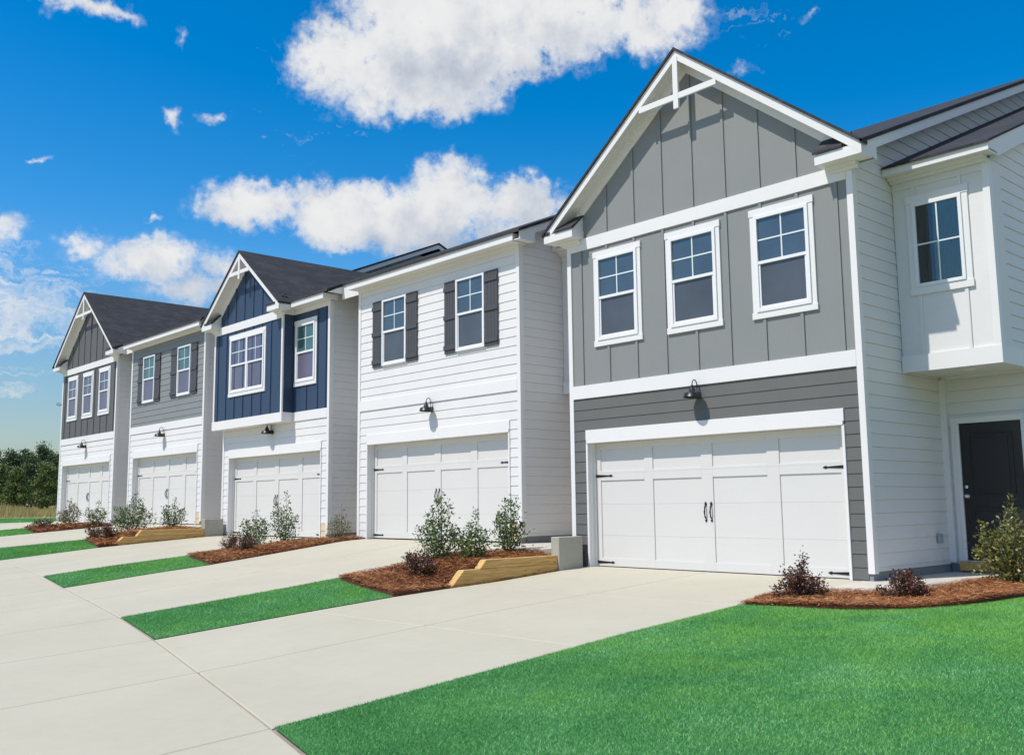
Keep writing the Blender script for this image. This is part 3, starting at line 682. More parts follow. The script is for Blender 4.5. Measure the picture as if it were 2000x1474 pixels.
    if gap > 1.3:
        q = MB(); q.lathe((ex0+.72, 1.75, 2.965), [(0, -.012), (.07, -.012), (.085, 0), (.085, .012)], 24); q.build('ceiling_light', M['soffit'], pc, smooth=True)
    # lower roof over the entry
    mb = MB(); rx = ex1+(.15 if entry_end else -.0); z_ = lambda y: 5.985+.436*(y-.9)
    if roof_ext[1]:
        mb.prism([(.87, z_(.87)), (8.6, z_(8.6)), (8.6, z_(8.6)+.035), (.87, z_(.87)+.035)], 'x', XR+.02, rx); mb.build('entry_roof', M['shingle_x'], H)
        f = MB(); f.box(XR+.001, rx-.02, .9, .93, 5.875, 5.98); f.build('fascia', M['trim'], H)
        sf = MB(); sf.box(XR+.001, rx-.02, .931, 1.2, 5.885, 5.90); sf.build('soffit', M['soffit'], H)
        q = MB(); q.box(XR+.001, ex1, 1.12, 1.18, 5.80, 5.885); q.box(XR+.001, ex1, 1.05, 1.12, 5.84, 5.885); q.build('crown_moulding', M['soffit'], H)
    if entry_end:
        q = MB(); q.prism([(ex1-.09, 1.176), (ex1+.006, 1.176), (ex1+.006, 1.29), (ex1-.02, 1.29), (ex1-.02, 1.21), (ex1-.09, 1.21)], 'z', 3.191, 5.86); q.build('corner_board', M['trim'], bay)
        q = MB(); q.box(ex1-.02, ex1+.012, 1.2, 2.6, 2.945, 3.19); q.build('bay_skirt', M['trim'], bay)
        sm = MB(); S2 = lambda u, z, w: (ex1-.018+w, u, z)
        siding(sm, 1.29, DE, 3.19, 9.0, S2, ustart=lambda z: max(1.29, (z-5.60)/.436))
        siding(sm, 2.45, DE, .0, 3.19, S2)
        sm.v = [(x, min(y, 15), z) for x, y, z in sm.v]; sm.build('side_wall', M['white'], H)
        rk = MB(); rk.prism([(.931, 5.86), (1.25, 5.86), (8.6, z_(8.6)-.16), (8.6, z_(8.6)-.001), (.931, z_(.931)-.001)], 'x', rx-.045, rx-.02); rk.build('rake_board', M['trim'], H)
        sf = MB(); sf.prism([(1.1, z_(1.1)-.15), (8.6, z_(8.6)-.15), (8.6, z_(8.6)-.135), (1.1, z_(1.1)-.135)], 'x', ex1, rx-.046); sf.build('soffit', M['soffit'], H)
        window_unit(H, wz[0], wz[1], wz[2], wz[3], 1.2, trim=.10, style='fixed', frame=.05)
        # front door
        y = 2.45
        d = MB(); d.box(5.485, 6.385, y-.03, y+.02, .19, 2.24)
        for z0_, z1_ in ((.42, .98), (1.16, 2.08)):
            for xa, xb_, za, zb_ in ((5.62, 6.25, z0_, z0_+.02), (5.62, 6.25, z1_-.02, z1_), (5.62, 5.64, z0_+.02, z1_-.02), (6.23, 6.25, z0_+.02, z1_-.02)): d.box(xa, xb_, y-.042, y-.03, za, zb_)
            d.box(5.69, 6.18, y-.040, y-.03, z0_+.07, z1_-.07)
        door = d.build('entry_door', M['door'], H, bevel=.006)
        q = MB(); q.box(5.362, 5.43, y-.045, y, .16, 2.33); q.box(5.43, 5.484, y-.06, y+.02, .16, 2.24); q.box(6.386, 6.44, y-.06, y+.02, .16, 2.24); q.box(6.44, 6.50, y-.045, y, .16, 2.33); q.box(5.43, 6.44, y-.05, y, 2.241, 2.33)
        q.build('door_casing', M['trim'], door, bevel=.004)
        q = MB(); q.lathe((5.545, y-.10, 1.137), [(0, 0), (.022, .002), (.029, .015), (.027, .03), (.012, .04), (.012, .055), (.032, .058), (.032, .07)], 18, 'y'); q.build('door_knob', M['steel'], door, smooth=True)
        q = MB(); q.lathe((5.545, y-.065, 1.277), [(0, 0), (.022, 0), (.030, .012), (.032, .035)], 18, 'y'); q.build('deadbolt', M['steel'], door, smooth=True)
        q = MB(); q.lathe((5.935, y-.036, 1.78), [(0, 0), (.008, 0), (.009, .006)], 10, 'y'); q.build('peephole', M['steel'], door)
        q = MB(); q.box(5.38, 6.47, y-.10, y+.0, .03, .155); q.build('door_step', M['timber'], door, bevel=.005)
        q = MB(); q.box(5.40, 6.45, y-.085, y-.032, .1555, .182); q.build('threshold', M['steel'], door, bevel=.003)
        q = MB(); q.box(XR+.0, XR+.06, 1.93, 2.03, .45, .59); oc = q.build('outlet_cover', M['clear'], H, bevel=.008)
        q = MB(); q.box(XR-.0, XR+.015, 1.945, 2.015, .46, .58); q.build('outlet', M['vinyl'], oc)
        q = MB(); q.prism([(ex0-.03, 2.36), (ex0+.075, 2.36), (ex0+.075, 2.44), (ex0-.03, 2.44)], 'z', .15, 2.93); q.build('corner_board', M['trim'], H)
        q = MB(); q.box(ex0-.02, ex1, 2.43, 2.47, -.3, .125); q.box(ex1-.06, ex1-.02, 2.47, 15, -.3, .1); q.build('foundation', M['found'], H)
    else:
        q = MB(); q.box(XR+.2, XR+1.05 if gap > 1.2 else XR+.95, 2.40, 2.44, .16, 2.2); dd = q.build('entry_door', M['door'], H)
        if gap > 1.3: pass
    return H

A_L = (-27.74, 0.0, .60); B_L = (-20.82, .03, .61); C_L = (-14.03, .12, .325); D_L = (-7.203, .20, .355); E_L = (0, 0, 0)
shB = ([(.64, 1.58), (3.345, 4.285)], [(.20, .595), (1.60, 1.99), (2.84, 3.30), (4.33, 4.72)])
shD = ([(.59, 1.525), (3.30, 4.22)], [(.195, .585), (1.53, 1.925), (2.90, 3.29), (4.23, 4.625)])
house('townhouse', A_L, 'farthest townhouse at the left end, charcoal board-and-batten gable over a white garage storey', 1.25, 'white', ('grey_char', 'grey_char', ('glass_violet', 'screen_violet')), 'G', True, (XR+1.2, False))
house('townhouse', B_L, 'townhouse with mid-grey lap siding upstairs and two shuttered windows, left of the navy gabled one', 1.11, 'white', ('grey_mid', None, ('glass_teal', 'screen_violet')), 'B', True, (5.57, True, shB))
house('townhouse', C_L, 'navy blue townhouse with a projecting gabled bay and a white garage storey', 1.16, 'white', ('navy',), 'C', True, (XR+1.1, False))
house('townhouse', D_L, 'all-white lap-sided townhouse with dark shutters and no gable, in the middle of the row', 1.53, 'white', ('white', None, ('glass_up', 'screen')), 'D', True, (5.57, True, shD))
house('townhouse', E_L, 'nearest, largest townhouse with warm grey gable, dark grey garage storey and black front door', 1.41, 'grey_dark', ('grey_board', 'grey_board', ('glass_up', 'screen')), 'G', True, (5.57, True), entry_end=True)

# ------------------------------------------------------------------ ground surfaces
def walk_y(x):
    P = [(-60, -5.0), (-14.1, -5.75), (-9.05, -6.28), (-7.3, -6.44), (-2.15, -7.35), (-.1, -7.71), (5.05, -8.94), (16, -11.7), (60, -22)]
    for (a, p), (b, q) in zip(P, P[1:]):
        if x <= b: return p+(q-p)*(x-a)/(b-a)
    return P[-1][1]
def loft(name, A, B, n, m, dz, mat, kind=None, zf=Zf, skirt=.0, bev=0.0, label=None, mb=None):
    """ruled sheet between plan curves A and B (functions of t in 0..1)"""
    own = mb is None; mb = mb or MB()
    us = np.linspace(0, 1, n+1); vs = list(np.linspace(0, 1, m+1)); grid = []
    LA = max(.5, math.dist(A(.5), B(.5))); LU = max(.5, math.dist(A(0), A(1)))
    if bev: us = np.array(sorted(set(list(us)+[bev/LU, 1-bev/LU]))); vs = sorted(set(vs+[bev/LA, 1-bev/LA]))
    for i, t in enumerate(us):
        a, b = A(t), B(t); row = []
        for j, q in enumerate(vs):
            x, y = a[0]+(b[0]-a[0])*q, a[1]+(b[1]-a[1])*q
            ed = bev and (i in (0, len(us)-1) or j in (0, len(vs)-1))
            row.append((x, y, zf(x, y)+dz-(bev*.8 if ed else 0)))
        grid.append(row)
    o = len(mb.v); nr, nc = len(grid), len(grid[0]); mb.v += [p for r in grid for p in r]
    mb.f += [(o+i*nc+j, o+(i+1)*nc+j, o+(i+1)*nc+j+1, o+i*nc+j+1) for i in range(nr-1) for j in range(nc-1)]
    if skirt:
        ring = [(i, 0) for i in range(nr)]+[(nr-1, j) for j in range(1, nc)]+[(i, nc-1) for i in range(nr-2, -1, -1)]+[(0, j) for j in range(nc-2, 0, -1)]
        o2 = len(mb.v); mb.v += [(grid[i][j][0], grid[i][j][1], grid[i][j][2]-skirt) for i, j in ring]; L = len(ring)
        for k in range(L):
            i, j = ring[k]; i2, j2 = ring[(k+1) % L]
            mb.f.append((o+i*nc+j, o2+k, o2+(k+1) % L, o+i2*nc+j2))
    if own:
        ob = mb.build(name, mat); ob['kind'] = kind or 'structure'; return ob
def seg(p, q): return lambda t: (p[0]+(q[0]-p[0])*t, p[1]+(q[1]-p[1])*t)
def poly(pts):
    d = [0]
    for p, q in zip(pts, pts[1:]): d.append(d[-1]+math.dist(p, q))
    def f(t):
        L = t*d[-1]
        for i in range(len(pts)-1):
            if L <= d[i+1]+1e-9:
                k = (L-d[i])/(d[i+1]-d[i]); return (pts[i][0]+(pts[i+1][0]-pts[i][0])*k, pts[i][1]+(pts[i+1][1]-pts[i][1])*k)
        return pts[-1]
    return f
def smooth(pts, k=3):
    for _ in range(k):
        o = [pts[0]]
        for p, q in zip(pts, pts[1:]): o += [(p[0]*.75+q[0]*.25, p[1]*.75+q[1]*.25), (p[0]*.25+q[0]*.75, p[1]*.25+q[1]*.75)]
        pts = o+[pts[-1]]
    return pts
# base soil near the houses, and open ground out to the horizon
xs = [-60, -45, -34, -27.9, -22.7, -20.9, -15.8, -14.1, -9.05, -7.3, -4.7, -2.15, -.1, 2.5, 5.05, 8, 12, 18, 30]; ys = [30, 17]+[-.1*k for k in range(0, 101)]+[-12, -14, -20]
gb = MB(); gb.v = [(x, y, Zf(x, y)-.016) for x in xs for y in ys]; ny = len(ys)
gb.f = [(i*ny+j, i*ny+j+1, (i+1)*ny+j+1, (i+1)*ny+j) for i in range(len(xs)-1) for j in range(ny-1)]
tag(gb.build('ground', M['soil']), kind='structure')
fb_ = MB()
RX = [-3000, -900, -400, -220, -150, -110, -60, 30, 60, 400, 3000]; RY = [-3000, -500, -80, -20, 30, 70, 140, 300, 900, 3000]
def far_z(x, y):
    d = max(0, -60-x, x-30, y-30, -20-y)
    base = Zf(max(-60, min(30, x)), max(-20, min(30, y)))-.075
    k = min(1, d/120); return base*(1-k)+k*(.95)
fb_.v = [(x, y, far_z(x, y)) for x in RX for y in RY]; nyy = len(RY)
fb_.f = [(i*nyy+j, (i+1)*nyy+j, (i+1)*nyy+j+1, i*nyy+j+1) for i in range(len(RX)-1) for j in range(nyy-1) if not (RX[i] >= -60 and RX[i+1] <= 30 and RY[j] >= -20 and RY[j+1] <= 30)]
tag(fb_.build('field', M['field']), kind='structure')

# driveways: slabs with tooled joints
LANES = [(-.1, 5.05, [-2.73, -5.53], 2.44, 'E', 0.0), (-7.3, -2.15, [-3.62], -4.78, 'D', .20), (-14.1, -9.05, [-3.4], -11.6, 'C', .12), (-20.9, -15.8, [-3.3], -18.35, 'B', .03), (-27.9, -22.7, [-3.3], -25.3, 'A', 0)]
G = .007
def yat(v): return v if callable(v) else (lambda x: v)
for (x0, x1, js, xm, nm, yo) in LANES:
    mb = MB(); bands = [yo+.20]+js+[walk_y]
    for (xa, xb) in ((x0, xm), (xm, x1)):
        for ya, yb in zip(bands, bands[1:]):
            fa, fb2 = yat(ya), yat(yb)
            loft('', lambda t, xa=xa, xb=xb, fa=fa: (xa+G+(xb-xa-2*G)*t, fa(xa+(xb-xa)*t)-G), lambda t, xa=xa, xb=xb, fb2=fb2: (xa+G+(xb-xa-2*G)*t, fb2(xa+(xb-xa)*t)+G), 8, 14, 0, None, mb=mb, skirt=.10, bev=.009)
    tag(mb.build('driveway', M['concrete']), kind='structure')
# walk and apron beyond the grass strips
mb = MB(); cuts = [-34, -27.9, -22.7, -20.9, -18.35, -15.8, -14.1, -11.6, -9.05, -7.3, -4.78, -2.15, -.1, 2.44, 5.05, 7.0, 9.0]
for xa, xb in zip(cuts, cuts[1:]):
    for k, (oa, ob_) in enumerate(((0, -14.0),)):
        loft('', lambda t, xa=xa, xb=xb: (xa+G+(xb-xa-2*G)*t, walk_y(xa+(xb-xa)*t)-G-.005), lambda t, xa=xa, xb=xb: (xa+G+(xb-xa-2*G)*t, min(walk_y(xa+(xb-xa)*t)-.5, -20)), 8, 18, 0, None, mb=mb, skirt=.10, bev=.009)
tag(mb.build('pavement', M['concrete']), kind='structure')

# entry pads (walkways)
E_edge = smooth([(4.88, -1.99), (5.2, -1.36), (5.9, -.78), (6.34, -.15), (6.46, .5), (6.42, 1.3), (6.6, 2.42), (8.2, 2.6)])
pe = poly(E_edge)
wallE = poly([(5.06, -1.9), (5.06, -.9), (5.06, .1), (5.2, .6), (5.2, 1.2), (5.2, 1.8), (5.2, 2.44), (8.2, 2.7)])
loft('walkway', lambda t: (5.055+(.09 if t > .35 else 0)*0, -1.9+4.35*min(1, t*1.35)) if t < .74 else (5.055+(t-.74)*12.1, 2.45), pe, 40, 6, .004, M['pad'], skirt=.09, zf=lambda x, y: Zf(5.05, min(0, y))*.9)
def pad(ox, oy, xl, xr, zz):
    e_ = poly(smooth([(xl, -1.9+oy), (xl+.5, -1.3+oy), (xl+1.25, -.95+oy), (xr, -.55+oy)])) if xr-xl > 1.4 else poly(smooth([(xl, -1.4+oy), (xl+.5, -.9+oy), (xr, -.7+oy)]))
    loft('walkway', e_, seg((xl, 2.45), (xr, 2.45)), 16, 8, .004, M['pad'], skirt=.09, zf=lambda x, y: min(zz, Zf(xl, min(0, y-oy))+.02))
pad(0, .2, -2.135, -.43, .345); pad(0, .12, -9.035, -7.65, .31); pad(0, .03, -15.785, -14.46, .60); pad(0, 0, -22.685, -21.25, .60)

# beds and strips --------------------------------------------------
def timber_top(y, y0, y1, zt, zm, zb):
    return 0
BEDS = []      # (name, xl(y), xr, ytop(x), ybot(x), zfun)
def bed_D(x, y):      # held up on the right by the timber edging
    if x > -.28 and y > -3.05: return Zf(x, y)-.03
    zr = .17 if y > -2.25 else (.17+(-.17-.17)*min(1, (-2.25-y)/.85)); zr = max(zr, Zf(-.1, y)+.02)
    zl = Zf(-2.15, y); t = min(1, max(0, (x+2.15)/1.85)); return zl*(1-t)+zr*t+.035*math.sin(3.1*x+1)*math.sin(2.7*y)*math.sin(math.pi*t)+.04*math.sin(math.pi*t)
def bed_B(x, y):
    if x > -14.28 and y > -2.85: return Zf(x, y)-.03
    zr = .49 if y > -2.2 else .49-.30*min(1, (-2.2-y)/.75); zr = max(zr, Zf(-14.1, y)+.02)
    zl = Zf(-15.8, y); t = min(1, max(0, (x+15.8)/1.5)); return zl*(1-t)+zr*t+.05*math.sin(math.pi*t)
def bed_flat(xl, xr):
    def f(x, y):
        t = (x-xl)/(xr-xl); return Zf(xl, y)*(1-t)+Zf(xr, y)*t+.07*math.sin(math.pi*min(1, max(0, t)))
    return f
bedspec = [
 ('D', -2.135, -.29, lambda x: -1.75+1.2*min(1, (x+2.135)/1.5)**.6, lambda x: -3.78-.36*((x+2.135)/2.03)**.55, bed_D, -.115),
 ('C', -9.035, -7.315, lambda x: .15-.0*x if x > -7.62 else -1.3+.85*min(1, (x+9.035)/1.3)**.6, lambda x: -3.30-.29*((x+9.035)/1.72)**.7, bed_flat(-9.05, -7.3), -7.315),
 ('B', -15.785, -14.29, lambda x: -1.3+.75*min(1, (x+15.785)/1.4)**.6, lambda x: -3.17-.25*((x+15.785)/1.67)**.7, bed_B, -14.115),
 ('A', -22.685, -20.915, lambda x: -1.3+.75*min(1, (x+22.685)/1.4)**.6, lambda x: -2.75-.2*((x+22.685)/1.77)**.7, bed_flat(-22.7, -20.9), -20.915)]
straws = []
def rand_quad(n, A, B):
    t = RNG.random(n); q = RNG.random(n); out = np.empty((n, 2))
    for i in range(n):
        a, b = A(t[i]), B(t[i]); out[i] = (a[0]+(b[0]-a[0])*q[i], a[1]+(b[1]-a[1])*q[i])
    return out
def add_straw(P2, zfun, L=.11, wd=.0045, lift=.05):
    n = len(P2); z = np.array([zfun(x, y) for x, y in P2])
    a = RNG.random(n)*2*np.pi; l = L*(.6+.8*RNG.random(n)); tilt = (RNG.random(n)-.4)*.5
    d = np.stack([np.cos(a)*np.cos(tilt), np.sin(a)*np.cos(tilt), np.sin(tilt)], 1); side = np.stack([-np.sin(a), np.cos(a), (RNG.random(n)-.5)], 1)
    c0 = np.column_stack([P2, z+.008+lift*RNG.random(n)])
    w_ = (wd*(.7+.6*RNG.random(n)))[:, None]
    p0 = c0-d*l[:, None]*.5; p1 = c0+d*l[:, None]*.5
    V = np.stack([p0-side*w_, p0+side*w_, p1+side*w_*.6, p1-side*w_*.6], 1).reshape(-1, 3); straws.append(V)
for nm, xl, xr, yt, yb, zf_, xg in bedspec:
    xr2 = {'D': -.112, 'B': -14.112}.get(nm, xr)
    def Af(t, xl=xl, xr=xr2, yt=yt): x = xl+(xr-xl)*t; return (x, yt(min(x, xr)))
    def Bf(t, xl=xl, xr=xr2, yb=yb): x = xl+(xr-xl)*t; return (x, yb(x))
    loft('mulch_bed', Af, Bf, 16, 24, -.004, M['mulch'], zf=zf_, skirt=.09)
    n = {'D': 26000, 'C': 11000, 'B': 7000, 'A': 5000}[nm]
    k = {'D': 1, 'C': 1.3, 'B': 1.7, 'A': 2.2}[nm]
    add_straw(rand_quad(n, Af, Bf), zf_, .095*min(k, 1.4), .0030*k)
# bed in front of the nearest house
E_low = smooth([(4.93, -2.72), (5.39, -2.62), (6.1, -2.56), (6.62, -2.28), (7.04, -1.80), (7.3, -1.24), (7.45, -.6), (7.6, .4), (7.9, 1.6), (8.3, 2.7)])
pl_ = poly(E_low)
pe2 = poly([(4.93, -2.24)]+[(x+.05, y-.10) for x, y in E_edge])
zE = lambda x, y: (Zf(5.05, min(y, 0))+.035*math.sin(2.3*x)*math.sin(1.9*y+1)+.02)
loft('mulch_bed', pe2, pl_, 48, 10, .0, M['mulch'], zf=zE, skirt=.09)
add_straw(rand_quad(46000, pe2, pl_), zE, .10, .0026)
tag(fast_mesh('pine_straw', np.concatenate(straws), 4, M['straw']), 'loose reddish-brown pine needles covering the planting beds', 'pine straw', kind='stuff')

# turf --------------------------------------------------------------
blades = []
def add_blades(P2, zfun, h=.04, w=.0032, lean=.5):
    n = len(P2); z = np.array([zfun(x, y) for x, y in P2]); a = RNG.random(n)*2*np.pi; b = RNG.random(n)*2*np.pi
    hh = h*(.6+.7*RNG.random(n)); w_ = w*(.7+.6*RNG.random(n))
    c0 = np.column_stack([P2, z-.003]); sd_ = np.stack([np.cos(a), np.sin(a), np.zeros(n)], 1)*w_[:, None]
    tip = c0+np.column_stack([np.cos(b)*hh*lean*RNG.random(n), np.sin(b)*hh*lean*RNG.random(n), hh])
    blades.append(np.stack([c0-sd_, c0+sd_, tip], 1).reshape(-1, 3))
for i, (nm, xl, xr, yt, yb, zf_, xg) in enumerate(bedspec):
    A_ = lambda t, xl=xl, xg=xg, yb=yb: (xl+(xg-xl)*t, yb(xl+(xg-xl)*t)+.01)
    B_ = lambda t, xl=xl, xg=xg: (xl+(xg-xl)*t, walk_y(xl+(xg-xl)*t)+.015)
    zz = lambda x, y: Zf(x, y)+.004
    loft('lawn', A_, B_, 12, 20, 0.004, M['turf'])
    n, k = [(56000, 1.0), (34000, 1.4), (24000, 1.9), (16000, 2.4)][i]
    add_blades(rand_quad(n, A_, B_), zz, .021*(1+.15*k), .0030*k, 1.3)
# strip left of the farthest driveway
A_ = seg((-27.92, 1.0), (-34, 8.0)); B_ = seg((-27.92, -5.2), (-44, -3))
loft('lawn', A_, B_, 8, 12, .0, M['turf']); add_blades(rand_quad(16000, A_, B_), lambda x, y: Zf(x, y)+.0, .06, .010)
# big lawn, right
PA = poly(E_low+[(9.5, 3.2), (14, 3.4)]); PB = lambda t: (lambda x: (x, walk_y(x)+.015))(5.07+11.5*t)
Etop = lambda t: PA(t)
loft('lawn', lambda t: (5.065, -2.78) if t < 0 else Etop(t), PB, 30, 30, .006, M['turf'])
# left wedge between the drive edge and the bed start is inside the ruled sheet
CAM2 = np.array([CAM.x, CAM.y])
P2 = rand_quad(1000000, Etop, PB)
d_ = np.hypot(P2[:, 0]-CAM2[0], P2[:, 1]-CAM2[1])
rel = P2-CAM2; ang = np.degrees(np.arctan2(-rel[:, 0], rel[:, 1]))      # keep the part of the lawn a viewer near here could see
keep = (d_ > 3.0) & (ang > -5) & (ang < 100)
P2 = P2[keep]
print('lawn blades', len(P2))
add_blades(P2, lambda x, y: Zf(x, y)+.006, .021, .0025, 1.4)
tag(fast_mesh('grass', np.concatenate(blades), 3, M['blade']), 'short vivid green turf on the lawn and the strips between driveways', 'grass', kind='stuff')

# dry field grass beyond
V = []; n = 90000
for _ in range(1):
    dd = RNG.uniform(34, 190, n); an = np.radians(RNG.uniform(70, 86, n)); X = CAM.x-np.sin(an)*dd; Y = CAM.y+np.cos(an)*dd
    ok = (X < -36) & ~((X > -45) & (Y < 8)); X, Y, dd = X[ok], Y[ok], dd[ok]; m_ = len(X)
    Z = np.array([max(far_z(x, y), Zf(x, y)-.07 if x > -60 else -9) for x, y in zip(X, Y)])
    a = RNG.random(m_)*6.28; h = (.30+.45*np.clip(np.sin(X*.11+Y*.37)*np.cos(X*.23-Y*.19)+.1, 0, 1))*(.5+RNG.random(m_)); w_ = .0003*dd+.006
    c0 = np.column_stack([X, Y, Z-.02]); sd_ = np.stack([np.cos(a), np.sin(a), 0*a], 1)*w_[:, None]; tip = c0+np.column_stack([RNG.normal(0, .12, m_), RNG.normal(0, .12, m_), h])
    V = np.stack([c0-sd_, c0+sd_, tip], 1).reshape(-1, 3)
tag(fast_mesh('field_grass', V, 3, M['dry']), 'tall dry tan grass in the field in front of the pines', 'grass', kind='stuff')

# ------------------------------------------------------------------ timber edging and concrete blocks
def timber_wall(x, y0, yt, ym, zt, zm, zb0, label):
    """two stacked boards; y0 end at the block, yt/ym where upper/lower boards start to slope"""
    t = thing('timber_edging', (x, y0, zb0), label, 'retaining edge', 'timber retaining edges beside driveways')
    def L(p): return [(a-y0, b-zb0) for a, b in p]
    zg = Zf(x, ym-.3)-.05
    a = MB(); a.prism(L([(yt-.14, zm+.002), (y0, zm+.002+.0), (y0, zt), (yt, zt)]), 'x', -.075, .075); a.build('upper_board', M['timber'], t, bevel=.006)
    b = MB(); b.prism(L([(ym-.30, zg), (ym-.30, zg-.1), (y0, zb0-.15), (y0, zm-.002), (ym, zm-.002)]), 'x', -.072, .078); b.build('lower_board', M['timber'], t, bevel=.006)
    return t
timber_wall(-.22, -.655, -2.30, -2.77, .218, .079, -.06, 'yellow timber edging of two boards beside the nearest driveway')
timber_wall(-14.22, -.535, -2.28, -2.76, .532, .370, .28, 'yellow timber edging of two boards beside the navy house driveway')
def block(x0, x1, y0, y1, z0, z1, label):
    mb = MB(); nx, ny, nz = 4, 12, 10
    mb.box(x0, x1, y0, y1, z0, z1)
    o = mb.build('concrete_block', M['block'], bevel=.012)
    return tag(o, label, 'concrete block', 'concrete blocks at the house corners')
block(-.30, -.10, -.69, -.10, -.25, .528, 'grey concrete block at the left corner of the nearest house, ending the timber edging')
block(-14.35, -14.12, -.535, .02, .1, .788, 'grey concrete block at the left corner of the navy house, ending the timber edging')

# ------------------------------------------------------------------ shrubs
def leaves(pts, dirs, L, Wd):
    """rhombic folded leaves: two triangles per leaf as one quad"""
    n = len(pts); dirs = dirs/np.linalg.norm(dirs, axis=1)[:, None]
    r = RNG.normal(size=(n, 3)); sd_ = np.cross(dirs, r); sd_ /= np.linalg.norm(sd_, axis=1)[:, None]
    l = (L*(.65+.7*RNG.random(n)))[:, None]; w_ = (Wd*(.7+.6*RNG.random(n)))[:, None]; nn = np.cross(dirs, sd_)
    return np.stack([pts, pts+dirs*l*.45+sd_*w_+nn*w_*.3, pts+dirs*l, pts+dirs*l*.45-sd_*w_+nn*w_*.3], 1).reshape(-1, 3)
def upright_shrub(x, y, z, h, w, nst, nl, mat, label, L=.055, Wd=.0135, name='young_shrub', heights=None, group='young upright shrubs'):
    t = thing(name, (x, y, z), label, 'shrub', group)
    st_ = MB(); P = []; D = []
    for i in range(nst):
        a = i*2.399+RNG.random()*.6; rr = w/2*math.sqrt((i+.5)/nst); hh = h*(heights[i] if heights and i < len(heights) else RNG.uniform(.55, .95)*(1-.35*(rr/(w/2))**2))
        if i == 0 and not heights: hh = h
        top = np.array([rr*math.cos(a), rr*math.sin(a), hh]); bas = np.array([.03*math.cos(a), .03*math.sin(a), -.03]); mid = bas*.4+top*.5+np.array([rr*math.cos(a)*.25, rr*math.sin(a)*.25, -.02*h])
        pts = [bas, (bas+mid)/2+RNG.normal(0, .008, 3), mid, (mid+top)/2+RNG.normal(0, .012, 3), top]
        st_.tube([tuple(p) for p in pts], [.007, .006, .005, .0035, .002], 5)
        k = max(8, int(1.25*nl)//nst); tt = RNG.random(k)**.85*.94+.06
        seg_i = np.minimum((tt*4).astype(int), 3); fr = tt*4-seg_i; pa = np.array(pts)
        pp = pa[seg_i]*(1-fr)[:, None]+pa[seg_i+1]*fr[:, None]
        spread = (.09*w/.6)*(1.15-tt)[:, None]+.010
        off = RNG.normal(size=(k, 3))*spread; off[:, 2] *= .7
        P.append(pp+off); dv = np.column_stack([RNG.normal(size=k), RNG.normal(size=k), RNG.uniform(.1, 1.3, k)])+off*6; D.append(dv)
    st_.build('stem', M['bark'], t)
    P = np.concatenate(P); P[:, 2] = np.maximum(P[:, 2], .015)
    fast_mesh('foliage', leaves(P, np.concatenate(D), L, Wd), 4, mat, t)
    return t
def mound_shrub(x, y, z, h, w, nl, label, spike=None, L=.034, mat=None):
    t = thing('loropetalum_shrub', (x, y, z), label, 'shrub', 'low plum-leaved shrubs')
    st_ = MB(); P = []; D = []; nst = 22
    for i in range(nst):
        a = RNG.random()*6.28; e = RNG.uniform(.12, 1.4); rr = math.cos(e); top = np.array([math.cos(a)*rr*w/2*RNG.uniform(.75, 1.1), math.sin(a)*rr*w/2*RNG.uniform(.75, 1.1), h*math.sin(e)*RNG.uniform(.65, 1.05)+.02])
        if spike and i < len(spike): top = np.array(spike[i])
        bas = np.array([0, 0, -.02]); mid = top*.5+np.array([0, 0, .06*h])+RNG.normal(0, .01, 3); pts = np.array([bas, mid, top])
        st_.tube([tuple(p) for p in pts], [.006, .004, .002], 4)
        k = nl//nst; tt = RNG.random(k)**.7; si = np.minimum((tt*2).astype(int), 1); fr = tt*2-si
        pp = pts[si]*(1-fr)[:, None]+pts[si+1]*fr[:, None]
        off = RNG.normal(size=(k, 3))*((.05*w/.7)*(1.2-tt)[:, None]+.012); P.append(pp+off); D.append(np.column_stack([RNG.normal(size=k), RNG.normal(size=k), RNG.uniform(-.2, 1.2, k)])+off*8)
    st_.build('stem', M['bark'], t); P = np.concatenate(P); P[:, 2] = np.maximum(P[:, 2], .012)
    fast_mesh('foliage', leaves(P, np.concatenate(D), L, L*.32), 4, mat or M['leaf_p'], t)
    return t
zc = bed_flat(-9.05, -7.3); za_ = bed_flat(-22.7, -20.9)
upright_shrub(-1.5, -2.2, bed_D(-1.5, -2.2), 1.12, .72, 13, 1500, M['leaf_g'], 'tallest slender green shrub in front of the white house, left of its neighbour shrub', heights=[1, .93, .8, .9, .7, .62, .75, .55, .5, .6, .45, .4, .5])
upright_shrub(-.92, -1.95, bed_D(-.92, -1.95), .86, .62, 11, 1100, M['leaf_g'], 'middle of the three green shrubs before the white house, above the timber edging')
upright_shrub(-1.10, -.95, bed_D(-1.1, -.95), 1.0, .62, 12, 1300, M['leaf_g'], 'green shrub nearest the concrete block by the white house corner', heights=[1, .95, .6, .9, .7, .9, .55, .7, .5, .6, .7, .5])
upright_shrub(6.82, .46, .02, 1.10, .78, 20, 2600, M['leaf_y'], 'large yellow-green bushy shrub in front of the black entry door', L=.055, Wd=.013, name='bushy_shrub')
upright_shrub(-8.95, -1.75, zc(-8.9, -1.75), .88, .75, 12, 1100, M['leaf_g'], 'shorter green shrub before the navy house garage, behind plum-leaved bushes')
upright_shrub(-8.55, -1.2, zc(-8.5, -1.25), 1.15, .62, 10, 1000, M['leaf_g'], 'tall thin green shrub before the right half of the navy house garage')
upright_shrub(-8.02, -.05, .31, .82, .60, 14, 1100, M['leaf_o'], 'sparse olive shrub in the gap between the navy and the white houses', L=.04, Wd=.009)
upright_shrub(-22.3, -1.5, za_(-22.3, -1.5), .88, .75, 12, 900, M['leaf_o'], 'olive shrub at the left corner of the farthest house', L=.06, Wd=.016)
